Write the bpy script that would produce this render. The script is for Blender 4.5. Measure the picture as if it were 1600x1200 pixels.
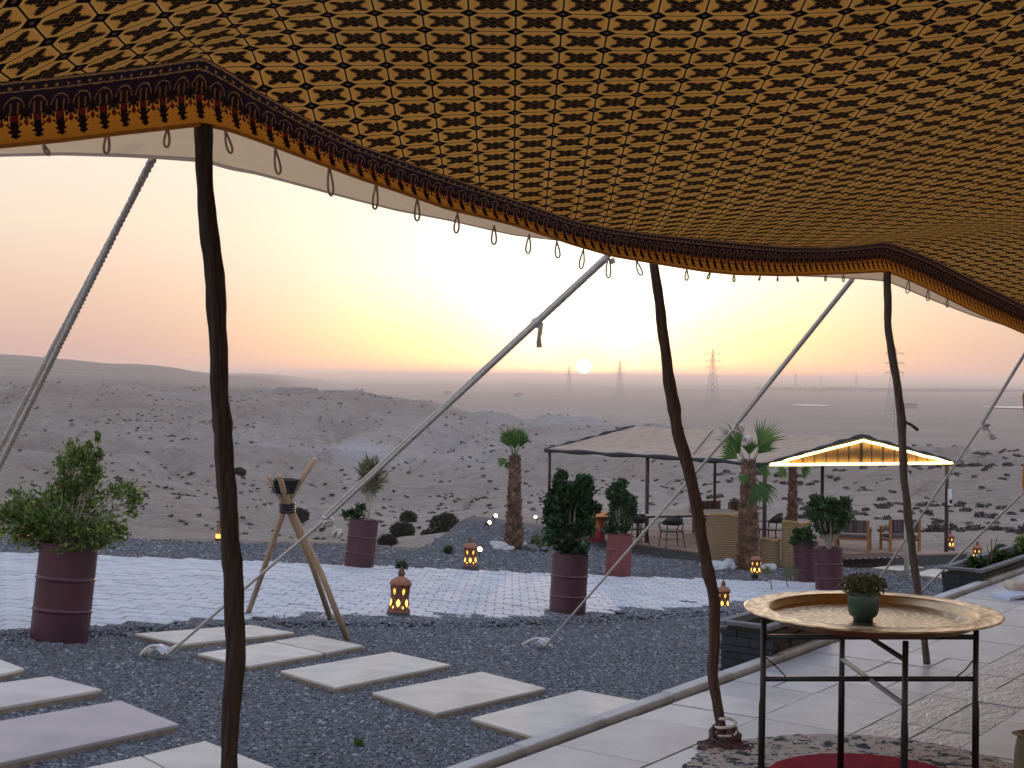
import bpy, bmesh, math, random
import numpy as np
from mathutils import Vector, Matrix, Quaternion
random.seed(7); RNG = np.random.default_rng(7)
SC = bpy.context.scene
for o in list(bpy.data.objects): bpy.data.objects.remove(o)
C = SC.collection
R = math.radians

# ------------------------------------------------------------------ camera
F = 2200.0                       # focal length in photo pixels (1600 wide)
CAMZ = 1.5                       # above the terrace (z = 0)
ROLL, PITCH = 0.0105, math.atan(13 / F)
cam_d = bpy.data.cameras.new('camera'); cam = bpy.data.objects.new('camera', cam_d); C.objects.link(cam)
cam_d.sensor_width = 36; cam_d.lens = 36 * F / 1600
cam_d.clip_start = 0.05; cam_d.clip_end = 60000
CM = Matrix.Rotation(R(90) - PITCH, 3, 'X') @ Matrix.Rotation(ROLL, 3, 'Z')
cam.matrix_world = Matrix.Translation((0, 0, CAMZ)) @ CM.to_4x4()
SC.camera = cam
def P(px, py, d):
    """the point of the place seen at photo pixel (px, py), d metres ahead of the camera"""
    v = CM @ Vector(((px - 800) / F, -(py - 600) / F, -1))
    v = v * (d / v.y)
    return Vector((v.x, v.y, v.z + CAMZ))

# ------------------------------------------------------------------ world, sun, exposure
SUN_AZ, SUN_EL = math.atan(112 / F), R(0.42)
sun_dir = Vector((math.sin(SUN_AZ) * math.cos(SUN_EL), math.cos(SUN_AZ) * math.cos(SUN_EL), math.sin(SUN_EL)))

class S:
    """a node socket with arithmetic"""
    t = None
    def __init__(s, v): s.v = v
    @staticmethod
    def m(op, *a, clamp=False):
        n = S.t.nodes.new('ShaderNodeMath'); n.operation = op; n.use_clamp = clamp
        for i, x in enumerate(a):
            if isinstance(x, S): S.t.links.new(x.v, n.inputs[i])
            else: n.inputs[i].default_value = x
        return S(n.outputs[0])
    def __add__(s, o): return S.m('ADD', s, o)
    def __radd__(s, o): return S.m('ADD', o, s)
    def __sub__(s, o): return S.m('SUBTRACT', s, o)
    def __rsub__(s, o): return S.m('SUBTRACT', o, s)
    def __mul__(s, o): return S.m('MULTIPLY', s, o)
    def __rmul__(s, o): return S.m('MULTIPLY', o, s)
    def __truediv__(s, o): return S.m('DIVIDE', s, o)
    def __lt__(s, o): return S.m('LESS_THAN', s, o)
    def __gt__(s, o): return S.m('GREATER_THAN', s, o)
    def __pow__(s, o): return S.m('POWER', s, o)
def sabs(a): return S.m('ABSOLUTE', a)
def smax(a, b): return S.m('MAXIMUM', a, b)
def smin(a, b): return S.m('MINIMUM', a, b)
def sfract(a): return S.m('FRACT', a)
def ssqrt(a): return S.m('SQRT', a)
def sclamp(a): return S.m('ADD', a, 0.0, clamp=True)
def link(a, b): S.t.links.new(a, b)
def nod(kind, **kw):
    n = S.t.nodes.new(kind)
    for k, v in kw.items():
        if k in n.inputs: n.inputs[k].default_value = v
        else: setattr(n, k, v)
    return n
def ramp(fac, stops, interp='LINEAR'):
    n = S.t.nodes.new('ShaderNodeValToRGB'); e = n.color_ramp; e.interpolation = interp
    while len(e.elements) < len(stops): e.elements.new(0.5)
    for el, (p, c) in zip(e.elements, stops):
        el.position = p; el.color = (*c, 1) if len(c) == 3 else c
    link(fac.v if isinstance(fac, S) else fac, n.inputs[0])
    return n.outputs[0]
def mixc(fac, a, b, mode='MIX'):
    n = S.t.nodes.new('ShaderNodeMix'); n.data_type = 'RGBA'; n.blend_type = mode; n.clamp_factor = True
    for sock, x in ((n.inputs[0], fac), (n.inputs[6], a), (n.inputs[7], b)):
        if isinstance(x, S): link(x.v, sock)
        elif hasattr(x, 'is_output'): link(x, sock)
        elif isinstance(x, (int, float)): sock.default_value = x
        else: sock.default_value = (*x, 1)
    return n.outputs[2]

world = bpy.data.worlds.new('World'); SC.world = world; world.use_nodes = True
S.t = world.node_tree; S.t.nodes.clear()
tc = nod('ShaderNodeTexCoord')
nrm = nod('ShaderNodeVectorMath', operation='NORMALIZE'); link(tc.outputs['Generated'], nrm.inputs[0])
sep = nod('ShaderNodeSeparateXYZ'); link(nrm.outputs[0], sep.inputs[0])
wz = S(sep.outputs[2])
dot = nod('ShaderNodeVectorMath', operation='DOT_PRODUCT'); link(nrm.outputs[0], dot.inputs[0]); dot.inputs[1].default_value = sun_dir
theta = S.m('ARCCOSINE', smin(S(dot.outputs['Value']), 1.0)) * (180 / math.pi)       # degrees from the sun
sky = nod('ShaderNodeTexSky', sky_type='NISHITA'); sky.sun_disc = False
sky.sun_elevation = R(3.0); sky.sun_rotation = SUN_AZ; sky.dust_density = 4.0; sky.air_density = 1.2; sky.ozone_density = 2.0
nsk = nod('ShaderNodeVectorMath', operation='SCALE'); link(sky.outputs[0], nsk.inputs[0]); nsk.inputs['Scale'].default_value = 0.12
# veil of dust: pink at the horizon, cream higher, opening to blue overhead
veil = ramp(wz, [(0.0, (.50, .345, .36)), (0.018, (.58, .385, .36)), (0.05, (.68, .475, .395)), (0.10, (.78, .635, .52)),
                 (0.16, (.80, .71, .61)), (0.30, (.76, .77, .82)), (0.55, (.60, .69, .90)), (1.0, (.50, .62, .90))])
base = mixc(0.86, nsk.outputs[0], veil)
# faint streaks of thin cloud
mp = nod('ShaderNodeMapping'); link(nrm.outputs[0], mp.inputs[0]); mp.inputs['Scale'].default_value = (2.2, 2.2, 34)
cl = nod('ShaderNodeTexNoise', Scale=1.6, Detail=5.0, Roughness=0.55); link(mp.outputs[0], cl.inputs['Vector'])
cmask = sclamp((S(cl.outputs[0]) - 0.56) * 3.5) * sclamp(1.0 - sabs(wz - 0.055) * 18.0) * 0.22
base = mixc(cmask, base, (.55, .40, .46))
glow_tint = ramp(wz, [(0.0, (2.6, 1.0, .30)), (0.012, (2.3, 1.25, .40)), (0.03, (1.95, 1.40, .52)), (0.05, (1.6, 1.42, .82)), (0.075, (1.45, 1.40, 1.08)), (0.2, (1.25, 1.22, 1.1))])
gf = S.m('EXPONENT', (theta * theta) * -0.0105)
gf2 = S.m('EXPONENT', theta * -0.10)
gl = mixc(sclamp(gf * 0.74 + gf2 * 0.22), base, glow_tint)
core = S.m('EXPONENT', (theta * theta) * -0.55) * .8
dot2 = nod('ShaderNodeVectorMath', operation='DOT_PRODUCT'); link(nrm.outputs[0], dot2.inputs[0]); dot2.inputs[1].default_value = (math.sin(SUN_AZ) * math.cos(R(3.9)), math.cos(SUN_AZ) * math.cos(R(3.9)), math.sin(R(3.9)))
th2 = S.m('ARCCOSINE', smin(S(dot2.outputs['Value']), 1.0)) * (180 / math.pi)          # the veil glows brightest some way above the sun
wcore = S.m('EXPONENT', (th2 * th2) * -0.058) * .92
gl = mixc(wcore, gl, (1.75, 1.66, 1.28))
gl2 = mixc(core, gl, (2.6, 1.85, .62))
disc = sclamp((0.29 - theta) * 40.0)
gl3 = mixc(disc, gl2, (60, 52, 36))
bg = nod('ShaderNodeBackground'); link(gl3, bg.inputs[0]); bg.inputs[1].default_value = 1.0
wo = nod('ShaderNodeOutputWorld'); link(bg.outputs[0], wo.inputs[0])

sun_l = bpy.data.lights.new('sun', 'SUN'); sun_l.energy = 0.6; sun_l.angle = R(0.6); sun_l.color = (1.0, .60, .32)
sun = bpy.data.objects.new('sun', sun_l); C.objects.link(sun)
sun.rotation_euler = sun_dir.to_track_quat('Z', 'Y').to_euler()

vs = SC.view_settings; vs.view_transform = 'Standard'; vs.look = 'None'; vs.gamma = 1; vs.use_curve_mapping = False
vs.exposure = 0.38
SC.render.engine = 'CYCLES'
cy = SC.cycles
cy.use_denoising = True; cy.max_bounces = 6; cy.diffuse_bounces = 4; cy.glossy_bounces = 3; cy.volume_bounces = 2; cy.transparent_max_bounces = 12
cy.use_adaptive_sampling = True; cy.adaptive_threshold = 0.02

# ------------------------------------------------------------------ materials
MATS = {}
def new_mat(name):
    m = bpy.data.materials.new(name); m.use_nodes = True; S.t = m.node_tree
    b = S.t.nodes['Principled BSDF']; MATS[name] = m
    return m, b
def tcoord(which='Object', scale=(1, 1, 1)):
    t = nod('ShaderNodeTexCoord'); mpn = nod('ShaderNodeMapping'); link(t.outputs[which], mpn.inputs[0]); mpn.inputs['Scale'].default_value = scale
    return mpn.outputs[0]
def noise(vec, scale, detail=4, rough=0.55):
    n = nod('ShaderNodeTexNoise', Scale=scale, Detail=detail, Roughness=rough); link(vec, n.inputs['Vector']); return S(n.outputs[0])
def bump(b, h, strength=0.4, dist=0.01):
    n = nod('ShaderNodeBump', Strength=strength, Distance=dist); link(h.v, n.inputs['Height']); link(n.outputs[0], b.inputs['Normal'])
def specks(col, v, scale=7.0, size=.055, dark=(.06, .055, .05)):
    vo = nod('ShaderNodeTexVoronoi', Scale=scale); link(v, vo.inputs['Vector'])
    sp_ = nod('ShaderNodeSeparateXYZ'); link(vo.outputs['Color'], sp_.inputs[0])
    return mixc((S(vo.outputs['Distance']) < S(sp_.outputs[0]) * size) * .8, col, dark)
def rnd():
    g = nod('ShaderNodeNewGeometry'); oi = nod('ShaderNodeObjectInfo')
    return sfract(S(g.outputs['Random Per Island']) + S(oi.outputs['Random']))
def simple(name, c1, c2=None, scale=8, rough=0.7, metal=0, bs=0.3, bd=0.01, stretch=(1, 1, 1), per=0.0, spec=0.5, detail=5, coord='Object', dirt=False):
    """two-tone noise colour, relief, and optional variation from piece to piece"""
    m, b = new_mat(name); c2 = c2 or tuple(x * 0.7 for x in c1)
    v = tcoord(coord, stretch); n = noise(v, scale, detail)
    n2 = noise(v, scale * 7.3, 3)
    col = mixc(sclamp((n - 0.5) * 2.6 + 0.5), c1, c2)
    if per: col = mixc(rnd() * per, col, (0, 0, 0)) if per > 0 else mixc(rnd() * -per, col, (1, 1, 1))
    if dirt:
        big = noise(v, 1.1, 6, .65); col = mixc(sclamp((big - .52) * 3.2) * .45, col, tuple(x * .55 for x in c2)); col = specks(col, v)
    link(col, b.inputs['Base Color']); b.inputs['Roughness'].default_value = rough; b.inputs['Metallic'].default_value = metal
    b.inputs['Specular IOR Level'].default_value = spec
    if bs: bump(b, n * 0.6 + n2 * 0.4, bs, bd)
    return m
def leafmat(name, a, bcol, c=None, trans=0.25):
    m, b = new_mat(name); r = rnd()
    col = ramp(r, [(0, a), (0.6, bcol), (1.0, c or bcol)])
    link(col, b.inputs['Base Color']); b.inputs['Roughness'].default_value = 0.55; b.inputs['Specular IOR Level'].default_value = 0.3
    tr = nod('ShaderNodeBsdfTranslucent'); link(col, tr.inputs[0])
    mx = nod('ShaderNodeMixShader'); mx.inputs[0].default_value = trans
    link(b.outputs[0], mx.inputs[1]); link(tr.outputs[0], mx.inputs[2])
    link(mx.outputs[0], S.t.nodes['Material Output'].inputs[0])
    return m
def emit(name, col, strength):
    m, b = new_mat(name); b.inputs['Base Color'].default_value = (*col, 1)
    b.inputs['Emission Color'].default_value = (*col, 1); b.inputs['Emission Strength'].default_value = strength
    return m

simple('wood_dark', (.105, .068, .05), (.022, .014, .010), 7, .85, bs=1.0, bd=.012, stretch=(16, 16, .9), detail=9)
simple('wood_mid', (.14, .078, .05), (.04, .022, .016), 7, .85, bs=1.0, bd=.01, stretch=(16, 16, .9), detail=9)
simple('wood_pole3', (.16, .12, .095), (.06, .042, .033), 5, .8, bs=.8, bd=.005, stretch=(14, 14, 1.2))
simple('wood_pale', (.50, .35, .22), (.36, .235, .14), 5, .7, bs=.4, bd=.003, stretch=(12, 12, 1))
simple('wood_white', (.62, .58, .52), (.42, .38, .34), 5, .8, bs=.4, bd=.003, stretch=(12, 12, 1))
simple('wood_orange', (.36, .16, .06), (.22, .09, .035), 5, .6, bs=.3, bd=.003, stretch=(10, 10, 1))
simple('rope', (.74, .69, .63), (.52, .47, .42), 60, .9, bs=.5, bd=.003)
simple('rope_tan', (.50, .40, .29), (.36, .28, .20), 60, .9, bs=.5, bd=.003)
simple('plastic_white', (.75, .78, .85), (.6, .64, .72), 20, .4, bs=.2)
simple('drum_paint', (.085, .019, .031), (.045, .013, .022), 3.5, .42, bs=.2, bd=.006, dirt=True, detail=8)
simple('drum_paint_red', (.20, .045, .045), (.13, .03, .035), 3.5, .5, bs=.12, bd=.006)
simple('soil', (.06, .045, .035), None, 20, .95)
simple('slab_stone', (.70, .62, .52), (.55, .48, .405), 3.0, .75, bs=.3, bd=.005, per=.18, detail=9, dirt=True)
simple('slab_edge', (.34, .26, .19), (.2, .15, .11), 8, .9, bs=.6)
simple('tile_smooth', (.60, .565, .56), (.44, .415, .425), 4.6, .4, bs=.22, bd=.004, per=.26, spec=.5, dirt=True)
simple('grout', (.13, .125, .13), None, 30, .95)
simple('kerb_stone', (.60, .575, .55), (.42, .41, .405), 6, .8, bs=.4)
simple('slate', (.055, .065, .082), (.03, .036, .046), 9, .75, bs=.6, bd=.008, per=.45)
simple('slate_brown', (.075, .052, .042), (.04, .03, .027), 9, .8, bs=.6, bd=.008, per=.45)
simple('slate_rim', (.20, .20, .21), (.12, .12, .13), 9, .8, bs=.5)
simple('paver', (.56, .55, .575), (.46, .455, .485), 1.1, .72, bs=.25, bd=.004, per=.14, spec=.4)
simple('paver_bed', (.34, .33, .345), None, 20, .95)
simple('black_metal', (.012, .011, .012), (.006, .006, .006), 20, .4, bs=.1)
simple('black_plastic', (.012, .012, .014), None, 20, .45, bs=.1)
simple('post_paint', (.060, .026, .036), (.035, .017, .024), 8, .5, bs=.1)
simple('terracotta', (.40, .165, .095), (.27, .11, .07), 14, .8, bs=.4, bd=.004)
simple('terracotta_dark', (.20, .09, .05), (.12, .055, .03), 14, .8, bs=.4, bd=.004)
simple('cement', (.10, .10, .105), (.07, .07, .07), 12, .95, bs=.6)
simple('canvas', (.50, .365, .265), (.31, .22, .155), 3, .9, bs=.5, bd=.02, stretch=(1, 5, 1))
simple('canvas_edge', (.03, .033, .045), None, 9, .8, bs=.6)
simple('deck_wood', (.42, .29, .24), (.32, .21, .17), 4, .8, bs=.3, stretch=(1, 9, 1), per=.25)
simple('cloth_white', (.72, .66, .60), (.6, .54, .5), 4, .85, bs=.3)
simple('cushion_dark', (.07, .055, .06), (.03, .025, .03), 3, .95, bs=.5, stretch=(8, 1, 1))
simple('cushion_olive', (.22, .20, .125), (.15, .135, .085), 30, .95, bs=.6, bd=.003)
simple('orange_cloth', (.62, .26, .035), (.45, .17, .025), 8, .9, bs=.4)
simple('pot_green', (.045, .115, .095), (.025, .06, .05), 9, .35, bs=.2)
simple('rock_white', (.62, .61, .60), (.42, .41, .41), 5, .85, bs=.7, bd=.03)
simple('rock_grey', (.20, .19, .19), (.1, .1, .1), 5, .85, bs=.7, bd=.03)
simple('steel', (.32, .33, .36), (.22, .23, .25), 6, .6, metal=.3, bs=.1)
simple('far_wall', (.30, .24, .22), None, 1, .9)
simple('red_paint', (.42, .05, .07), None, 12, .6)
simple('yellow_paint', (.65, .42, .05), None, 12, .6)
simple('blue_paint', (.10, .13, .42), None, 12, .6)
simple('book_cover', (.45, .55, .72), (.5, .52, .6), 8, .5)
simple('beige_cloth', (.62, .50, .40), (.5, .4, .32), 18, .95)
simple('rag', (.16, .08, .06), (.05, .04, .045), 30, .95, bs=.8)
simple('dry_plant', (.20, .12, .07), (.12, .07, .05), 20, .9)
simple('stem_pale', (.46, .40, .33), (.3, .25, .2), 14, .85, stretch=(6, 6, 1))
leafmat('leaf_light', (.05, .10, .02), (.12, .19, .04), (.30, .32, .08), .4)
leafmat('leaf_dark', (.012, .036, .014), (.026, .066, .024), (.06, .12, .04), .25)
leafmat('leaf_ficus', (.015, .04, .012), (.035, .078, .022), (.08, .14, .04), .25)
leafmat('leaf_yucca', (.10, .12, .05), (.17, .18, .08), (.24, .22, .12), .25)
leafmat('leaf_palm', (.03, .085, .02), (.07, .16, .035), (.14, .22, .05), .3)
leafmat('leaf_succulent', (.07, .085, .035), (.15, .16, .075), (.24, .22, .12), .2)
leafmat('leaf_desert', (.055, .05, .047), (.09, .078, .07), (.14, .12, .10), .1)
leafmat('leaf_gully', (.022, .032, .024), (.04, .052, .035), (.06, .07, .045), .1)
leafmat('leaf_far', (.03, .045, .04), (.05, .06, .05), (.06, .07, .06), .0)
emit('lamp_amber', (1.0, .42, .06), 2.0)
emit('lamp_yellow', (1.0, .58, .10), 2.6)
emit('lamp_white', (1.0, .82, .52), 9.0)
emit('led', (1.0, .80, .30), 3.4)

def m_ground():
    m, b = new_mat('ground')
    v = tcoord('Object')
    a1 = nod('ShaderNodeAttribute', attribute_name='gravel'); g = S(a1.outputs['Fac'])
    a2 = nod('ShaderNodeAttribute', attribute_name='chalk'); ck = S(a2.outputs['Fac'])
    n1 = noise(v, .018, 6, .6); n2 = noise(v, .12, 6, .6); n3 = noise(v, 1.3, 5, .6); n4 = noise(v, .0016, 5, .6)
    des = mixc(sclamp((n1 - .45) * 3.0), (.25, .195, .152), (.35, .292, .245))
    des = mixc(sclamp((n2 - .5) * 3.2) * .6, des, (.185, .148, .122))
    des = mixc(sclamp((n3 - .5) * 3.0) * .35, des, (.41, .36, .32))
    des = mixc(sclamp((noise(v, .05, 7, .7) - .5) * 4.0) * .5, des, (.17, .135, .125))
    des = mixc(sclamp((n4 - .48) * 6.0) * .35, des, (.17, .128, .108))
    des = mixc(sclamp(ck + (n2 - .5) * .8) * .5, des, (.43, .41, .42))
    g5 = noise(v, .55, 8, .75); des = mixc(sclamp((g5 - .54) * 9.0) * .55, des, (.11, .092, .085)); des = mixc(sclamp((.44 - g5) * 8.0) * .4, des, (.46, .41, .385))
    f1 = noise(v, 42, 3, .7); f2 = noise(v, 12, 4, .6)
    vo = nod('ShaderNodeTexVoronoi', Scale=26.0); link(v, vo.inputs['Vector']); vd = S(vo.outputs['Distance'])
    gr = mixc(sclamp((f1 - .42) * 4.0), (.06, .063, .072), (.22, .222, .245))
    gr = mixc(sclamp((f2 - .5) * 3.0) * .5, gr, (.11, .105, .11))
    gr = mixc(noise(v, .9, 4) * .4, gr, (.16, .158, .168))
    link(mixc(g, des, gr), b.inputs['Base Color']); b.inputs['Roughness'].default_value = .9; b.inputs['Specular IOR Level'].default_value = .25
    h = (n3 * .25 + n2 * 2.2) * (1.0 - g) + g * (f1 * .03 - vd * .03)
    bump(b, h, 1.0, 1.4)
m_ground()
def m_pebble():
    m, b = new_mat('pebble'); r = rnd()
    col = ramp(r, [(0, (.06, .062, .07)), (.35, (.105, .108, .12)), (.6, (.15, .148, .156)), (.8, (.115, .10, .097)), (.93, (.22, .218, .23)), (1, (.34, .335, .345))])
    link(col, b.inputs['Base Color']); b.inputs['Roughness'].default_value = .7
m_pebble()
def m_slate_tile():
    m, b = new_mat('tile_rough'); v = tcoord('Object')
    mpn = nod('ShaderNodeMapping'); link(v, mpn.inputs[0]); mpn.inputs['Rotation'].default_value = (0, 0, .9); mpn.inputs['Scale'].default_value = (1.0, 2.6, 1)
    n = noise(mpn.outputs[0], 7, 6, .62); vo = nod('ShaderNodeTexVoronoi', Scale=9.0, feature='DISTANCE_TO_EDGE'); link(mpn.outputs[0], vo.inputs['Vector'])
    col = mixc(sclamp((n - .4) * 3), (.38, .355, .36), (.66, .61, .60))
    col = mixc(rnd() * .25, col, (.2, .18, .18)); link(col, b.inputs['Base Color']); b.inputs['Roughness'].default_value = .38
    bump(b, n * 1.0 + smin(S(vo.outputs[0]) * 2.0, .2) * .8, 1.0, .02)
m_slate_tile()

def m_brass():
    m, b = new_mat('brass'); t = nod('ShaderNodeTexCoord'); sp = nod('ShaderNodeSeparateXYZ'); link(t.outputs['Object'], sp.inputs[0])
    x, y = S(sp.outputs[0]), S(sp.outputs[1]); r = ssqrt(x * x + y * y); a = S.m('ARCTAN2', y, x)
    ring = sabs(sfract(r * 26.0) - .5)
    pet = S.m('SINE', a * 48.0) * S.m('SINE', r * 190.0)
    pet2 = S.m('SINE', a * 24.0 + S.m('SINE', r * 90.0) * 2.0)
    n = noise(t.outputs['Object'], 60, 3); n2 = noise(t.outputs['Object'], 7, 4)
    flat = 1.0 - (r > .340) * (r < .372)
    h = (ring * .5 + pet * .35 + pet2 * .3) * flat + n * .4
    col = mixc(sclamp(h * 1.1 + .05), (.40, .26, .13), (.90, .74, .52)); col = mixc(sclamp((n2 - .45) * 3) * .4, col, (.42, .28, .16))
    link(col, b.inputs['Base Color']); b.inputs['Metallic'].default_value = 1.0
    link((n2 * .25 + .2).v, b.inputs['Roughness']); bump(b, h, .10, .002)
m_brass()

def cloth(b, col, trans, tcol=None, rough=.95):
    link(col, b.inputs['Base Color']); b.inputs['Roughness'].default_value = rough; b.inputs['Specular IOR Level'].default_value = .1
    tr = nod('ShaderNodeBsdfTranslucent'); link(col, tr.inputs[0])
    mx = nod('ShaderNodeMixShader'); mx.inputs[0].default_value = trans
    link(b.outputs[0], mx.inputs[1]); link(tr.outputs[0], mx.inputs[2]); link(mx.outputs[0], S.t.nodes['Material Output'].inputs[0])
OCHRE, OCHRE2, INK = (.84, .365, .066), (.68, .275, .045), (.010, .006, .005)
def m_roof():
    m, b = new_mat('tent_print'); t = nod('ShaderNodeTexCoord'); sp = nod('ShaderNodeSeparateXYZ'); link(t.outputs['UV'], sp.inputs[0])
    u, v = S(sp.outputs[0]), S(sp.outputs[1])
    X = sabs(sfract(u) - .5) * 2.0; Y = sabs(sfract(v) - .5) * 2.0
    wv = nod('ShaderNodeTexNoise', Scale=900.0, Detail=1.0); link(t.outputs['Object'], wv.inputs['Vector']); weave = S(wv.outputs[0])
    # frame: chamfered rectangle
    oct_ = smax(smax(X, Y), (X + Y) * (1 / 1.62))
    line = oct_ > .962
    ringl = (oct_ > .86) * (oct_ < .962)
    corner = ((1.0 - X) + (1.0 - Y)) < .30
    cdot = ((1.0 - X) + (1.0 - Y)) < .13
    # motif: four serrated leaves and a centre
    al = (X * .76 + Y * .65); ac = (X * .65 - Y * .76)
    ser = S.m('SINE', al * 52.0) * .055
    leaf = ssqrt(S.m('POWER', (al - .53) / .44, 2.0) + S.m('POWER', ac / (.21 + ser), 2.0))
    ctr = X / .50 + Y / .52
    side = ssqrt(S.m('POWER', (X - .34) / .20, 2.0) + S.m('POWER', Y / .17, 2.0))
    topb = ssqrt(S.m('POWER', X / .16, 2.0) + S.m('POWER', (Y - .42) / .20, 2.0))
    mot = smax(smax(leaf < 1.0, ctr < 1.0), smax(side < 1.0, topb < 1.0))
    vein = smax((sabs(ac) < .014) * (al < .8), (sabs(sfract(al * 5.0 + sabs(ac) * 4.0) - .5) < .10) * (sabs(ac) > .03) * (al > .3))
    ring2 = sabs(ctr - .62) < .06
    light = smax(smax(vein * .7, ring2 * 1.9), sabs(leaf - .80) < .03) * .34
    ground = mixc(weave * .5, OCHRE, OCHRE2)
    ground = mixc(ringl * .55, ground, (.86, .45, .11))
    ink = mixc(light, INK, (.28, .14, .05))
    big = noise(t.outputs['Object'], 1.3, 4); ground = mixc(sclamp((big - .45) * 2.5) * .38, ground, (.36, .15, .03)); wr = noise(tcoord('Object', (1, .35, 1)), 2.3, 4); fadec = noise(tcoord('Object', (1, 1, 1)), .5, 3); ground = mixc(sclamp((fadec - .5) * 3) * .18, ground, (.80, .5, .2))
    col = mixc(mot, ground, ink)
    col = mixc(smax(line, corner), col, INK); col = mixc(cdot, col, (.13, .07, .05))
    cloth(b, col, .28); bump(b, weave * .05 + wr, .55, .05)
m_roof()
def m_border():
    m, b = new_mat('tent_border'); t = nod('ShaderNodeTexCoord'); sp = nod('ShaderNodeSeparateXYZ'); link(t.outputs['UV'], sp.inputs[0])
    u, v = S(sp.outputs[0]), S(sp.outputs[1])          # v: 0 at the hem, 1 at the seam
    mpb = nod('ShaderNodeMapping'); link(t.outputs['UV'], mpb.inputs[0]); mpb.inputs['Scale'].default_value = (5, 22, 1)
    nb1 = noise(mpb.outputs[0], 1.0, 2); mpc = nod('ShaderNodeMapping'); link(t.outputs['UV'], mpc.inputs[0]); mpc.inputs['Scale'].default_value = (6, 20, 1); mpc.inputs['Location'].default_value = (7, 3, 0)
    nb2 = noise(mpc.outputs[0], 1.0, 2); v0 = v
    u = u + (nb1 - .5) * .16; v = v + (nb2 - .5) * .05
    def width(stops): return S(ramp(v, [(p, (w, w, w)) for p, w in stops]))
    x1 = sabs(sfract(u) - .5) * 2.0; x2 = sabs(sfract(u + .5) - .5) * 2.0
    pend = x1 < width([(.0, 0), (.115, 0), (.125, .06), (.16, .42), (.20, .20), (.24, .58), (.27, .28), (.31, .42), (.36, .72), (.40, .38), (.44, .86), (.49, .55), (.53, .60), (.60, .92), (.66, .70), (.72, .86), (.78, 1.0)])
    bud = x2 < width([(.0, 0), (.315, 0), (.33, .06), (.37, .26), (.42, .10), (.45, .06), (.47, .36), (.54, .46), (.58, .22), (.66, .34), (.74, .5), (.80, .3)])
    slit = (sabs(x1 - .40) < .05) * (v > .34) * (v < .50)
    dark = smax(smax(pend, bud) * (1.0 - slit), v > .76)
    r1 = ssqrt(S.m('POWER', x1, 2.0) + S.m('POWER', (v - .60) * 5.0, 2.0))
    arc = (sabs(r1 - .80) < .05) * (v > .60) * (v < .86)
    stem = (sabs(x1 - .30) < .07) * (v > .52) * (v < .68)
    r2 = ssqrt(S.m('POWER', sabs(sfract(u * 2.0) - .5) * 2.0, 2.0) + S.m('POWER', (v - .89) * 14.0, 2.0))
    dots = (r2 < .30)
    topline = (v > .955) * (v < .985)
    lineb = sabs(v - .845) < .010
    deco = smax(smax(arc, stem), smax(dots, smax(topline, lineb)))
    red = smax((x2 < .26) * (v < .42), (x1 < .26) * (v > .40) * (v < .50))
    ink = mixc(red * .9, (.020, .012, .016), (.16, .018, .02))
    wv = nod('ShaderNodeTexNoise', Scale=700.0, Detail=1.0); link(t.outputs['Object'], wv.inputs['Vector'])
    ground = mixc(S(wv.outputs[0]) * .6, (.80, .38, .06), (.66, .29, .04))
    ground = mixc(sabs(v - .055) < .008, ground, (.25, .10, .02))
    col = mixc(dark, ground, ink); col = mixc(deco * .6, col, (.36, .18, .06))
    cloth(b, col, .48)
m_border()
def m_valance():
    m, b = new_mat('valance_cloth'); v = tcoord('UV'); n = noise(v, 9, 4); sp = nod('ShaderNodeSeparateXYZ'); link(v, sp.inputs[0])
    s = sclamp((S(sp.outputs[1]) - .60) * 3.5)
    col = mixc(n, (.95, .76, .52), (.86, .66, .43)); col = mixc(s * .55, col, (.80, .42, .30))
    col = mixc(S(sp.outputs[1]) < .06, col, (.42, .34, .27)); cloth(b, col, .72)
m_valance()
def m_reed(name, c1, c2, sx, sz):
    m, b = new_mat(name); v = tcoord('UV'); sp = nod('ShaderNodeSeparateXYZ'); link(v, sp.inputs[0])
    u, w = S(sp.outputs[0]), S(sp.outputs[1]); n = noise(v, 3, 4)
    h = S.m('SINE', w * sz + S.m('SINE', u * sx) * .35 + n * 3.0) * .5 + .5
    col = mixc(h, c2, c1); col = mixc(sclamp((n - .5) * 3) * .4, col, c2); link(col, b.inputs['Base Color']); b.inputs['Roughness'].default_value = .9
    bump(b, h, .8, .02)
m_reed('reed_weave', (.35, .235, .12), (.20, .125, .06), 40, 120)
m_reed('reed_gable', (.50, .28, .10), (.20, .10, .035), 130, 9)
def m_rug():
    m, b = new_mat('rug_pile'); v = tcoord('Object'); n = noise(v, 16, 6, .75); n2 = noise(v, 34, 4, .7); n3 = noise(v, 9, 3)
    col = ramp(n, [(.0, (.05, .045, .06)), (.40, (.04, .05, .075)), (.46, (.50, .44, .38)), (.54, (.56, .49, .42)), (.58, (.28, .09, .08)), (.63, (.09, .1, .12)), (1, (.5, .42, .34))], 'CONSTANT')
    col = mixc(sclamp((n2 - .5) * 5) * .5, col, (.5, .44, .38)); link(col, b.inputs['Base Color']); b.inputs['Roughness'].default_value = 1; b.inputs['Specular IOR Level'].default_value = .1
    bump(b, n2, .9, .02)
m_rug()
simple('rug_red', (.30, .022, .04), (.20, .015, .03), 20, 1, bs=.6, spec=.1)

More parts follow.
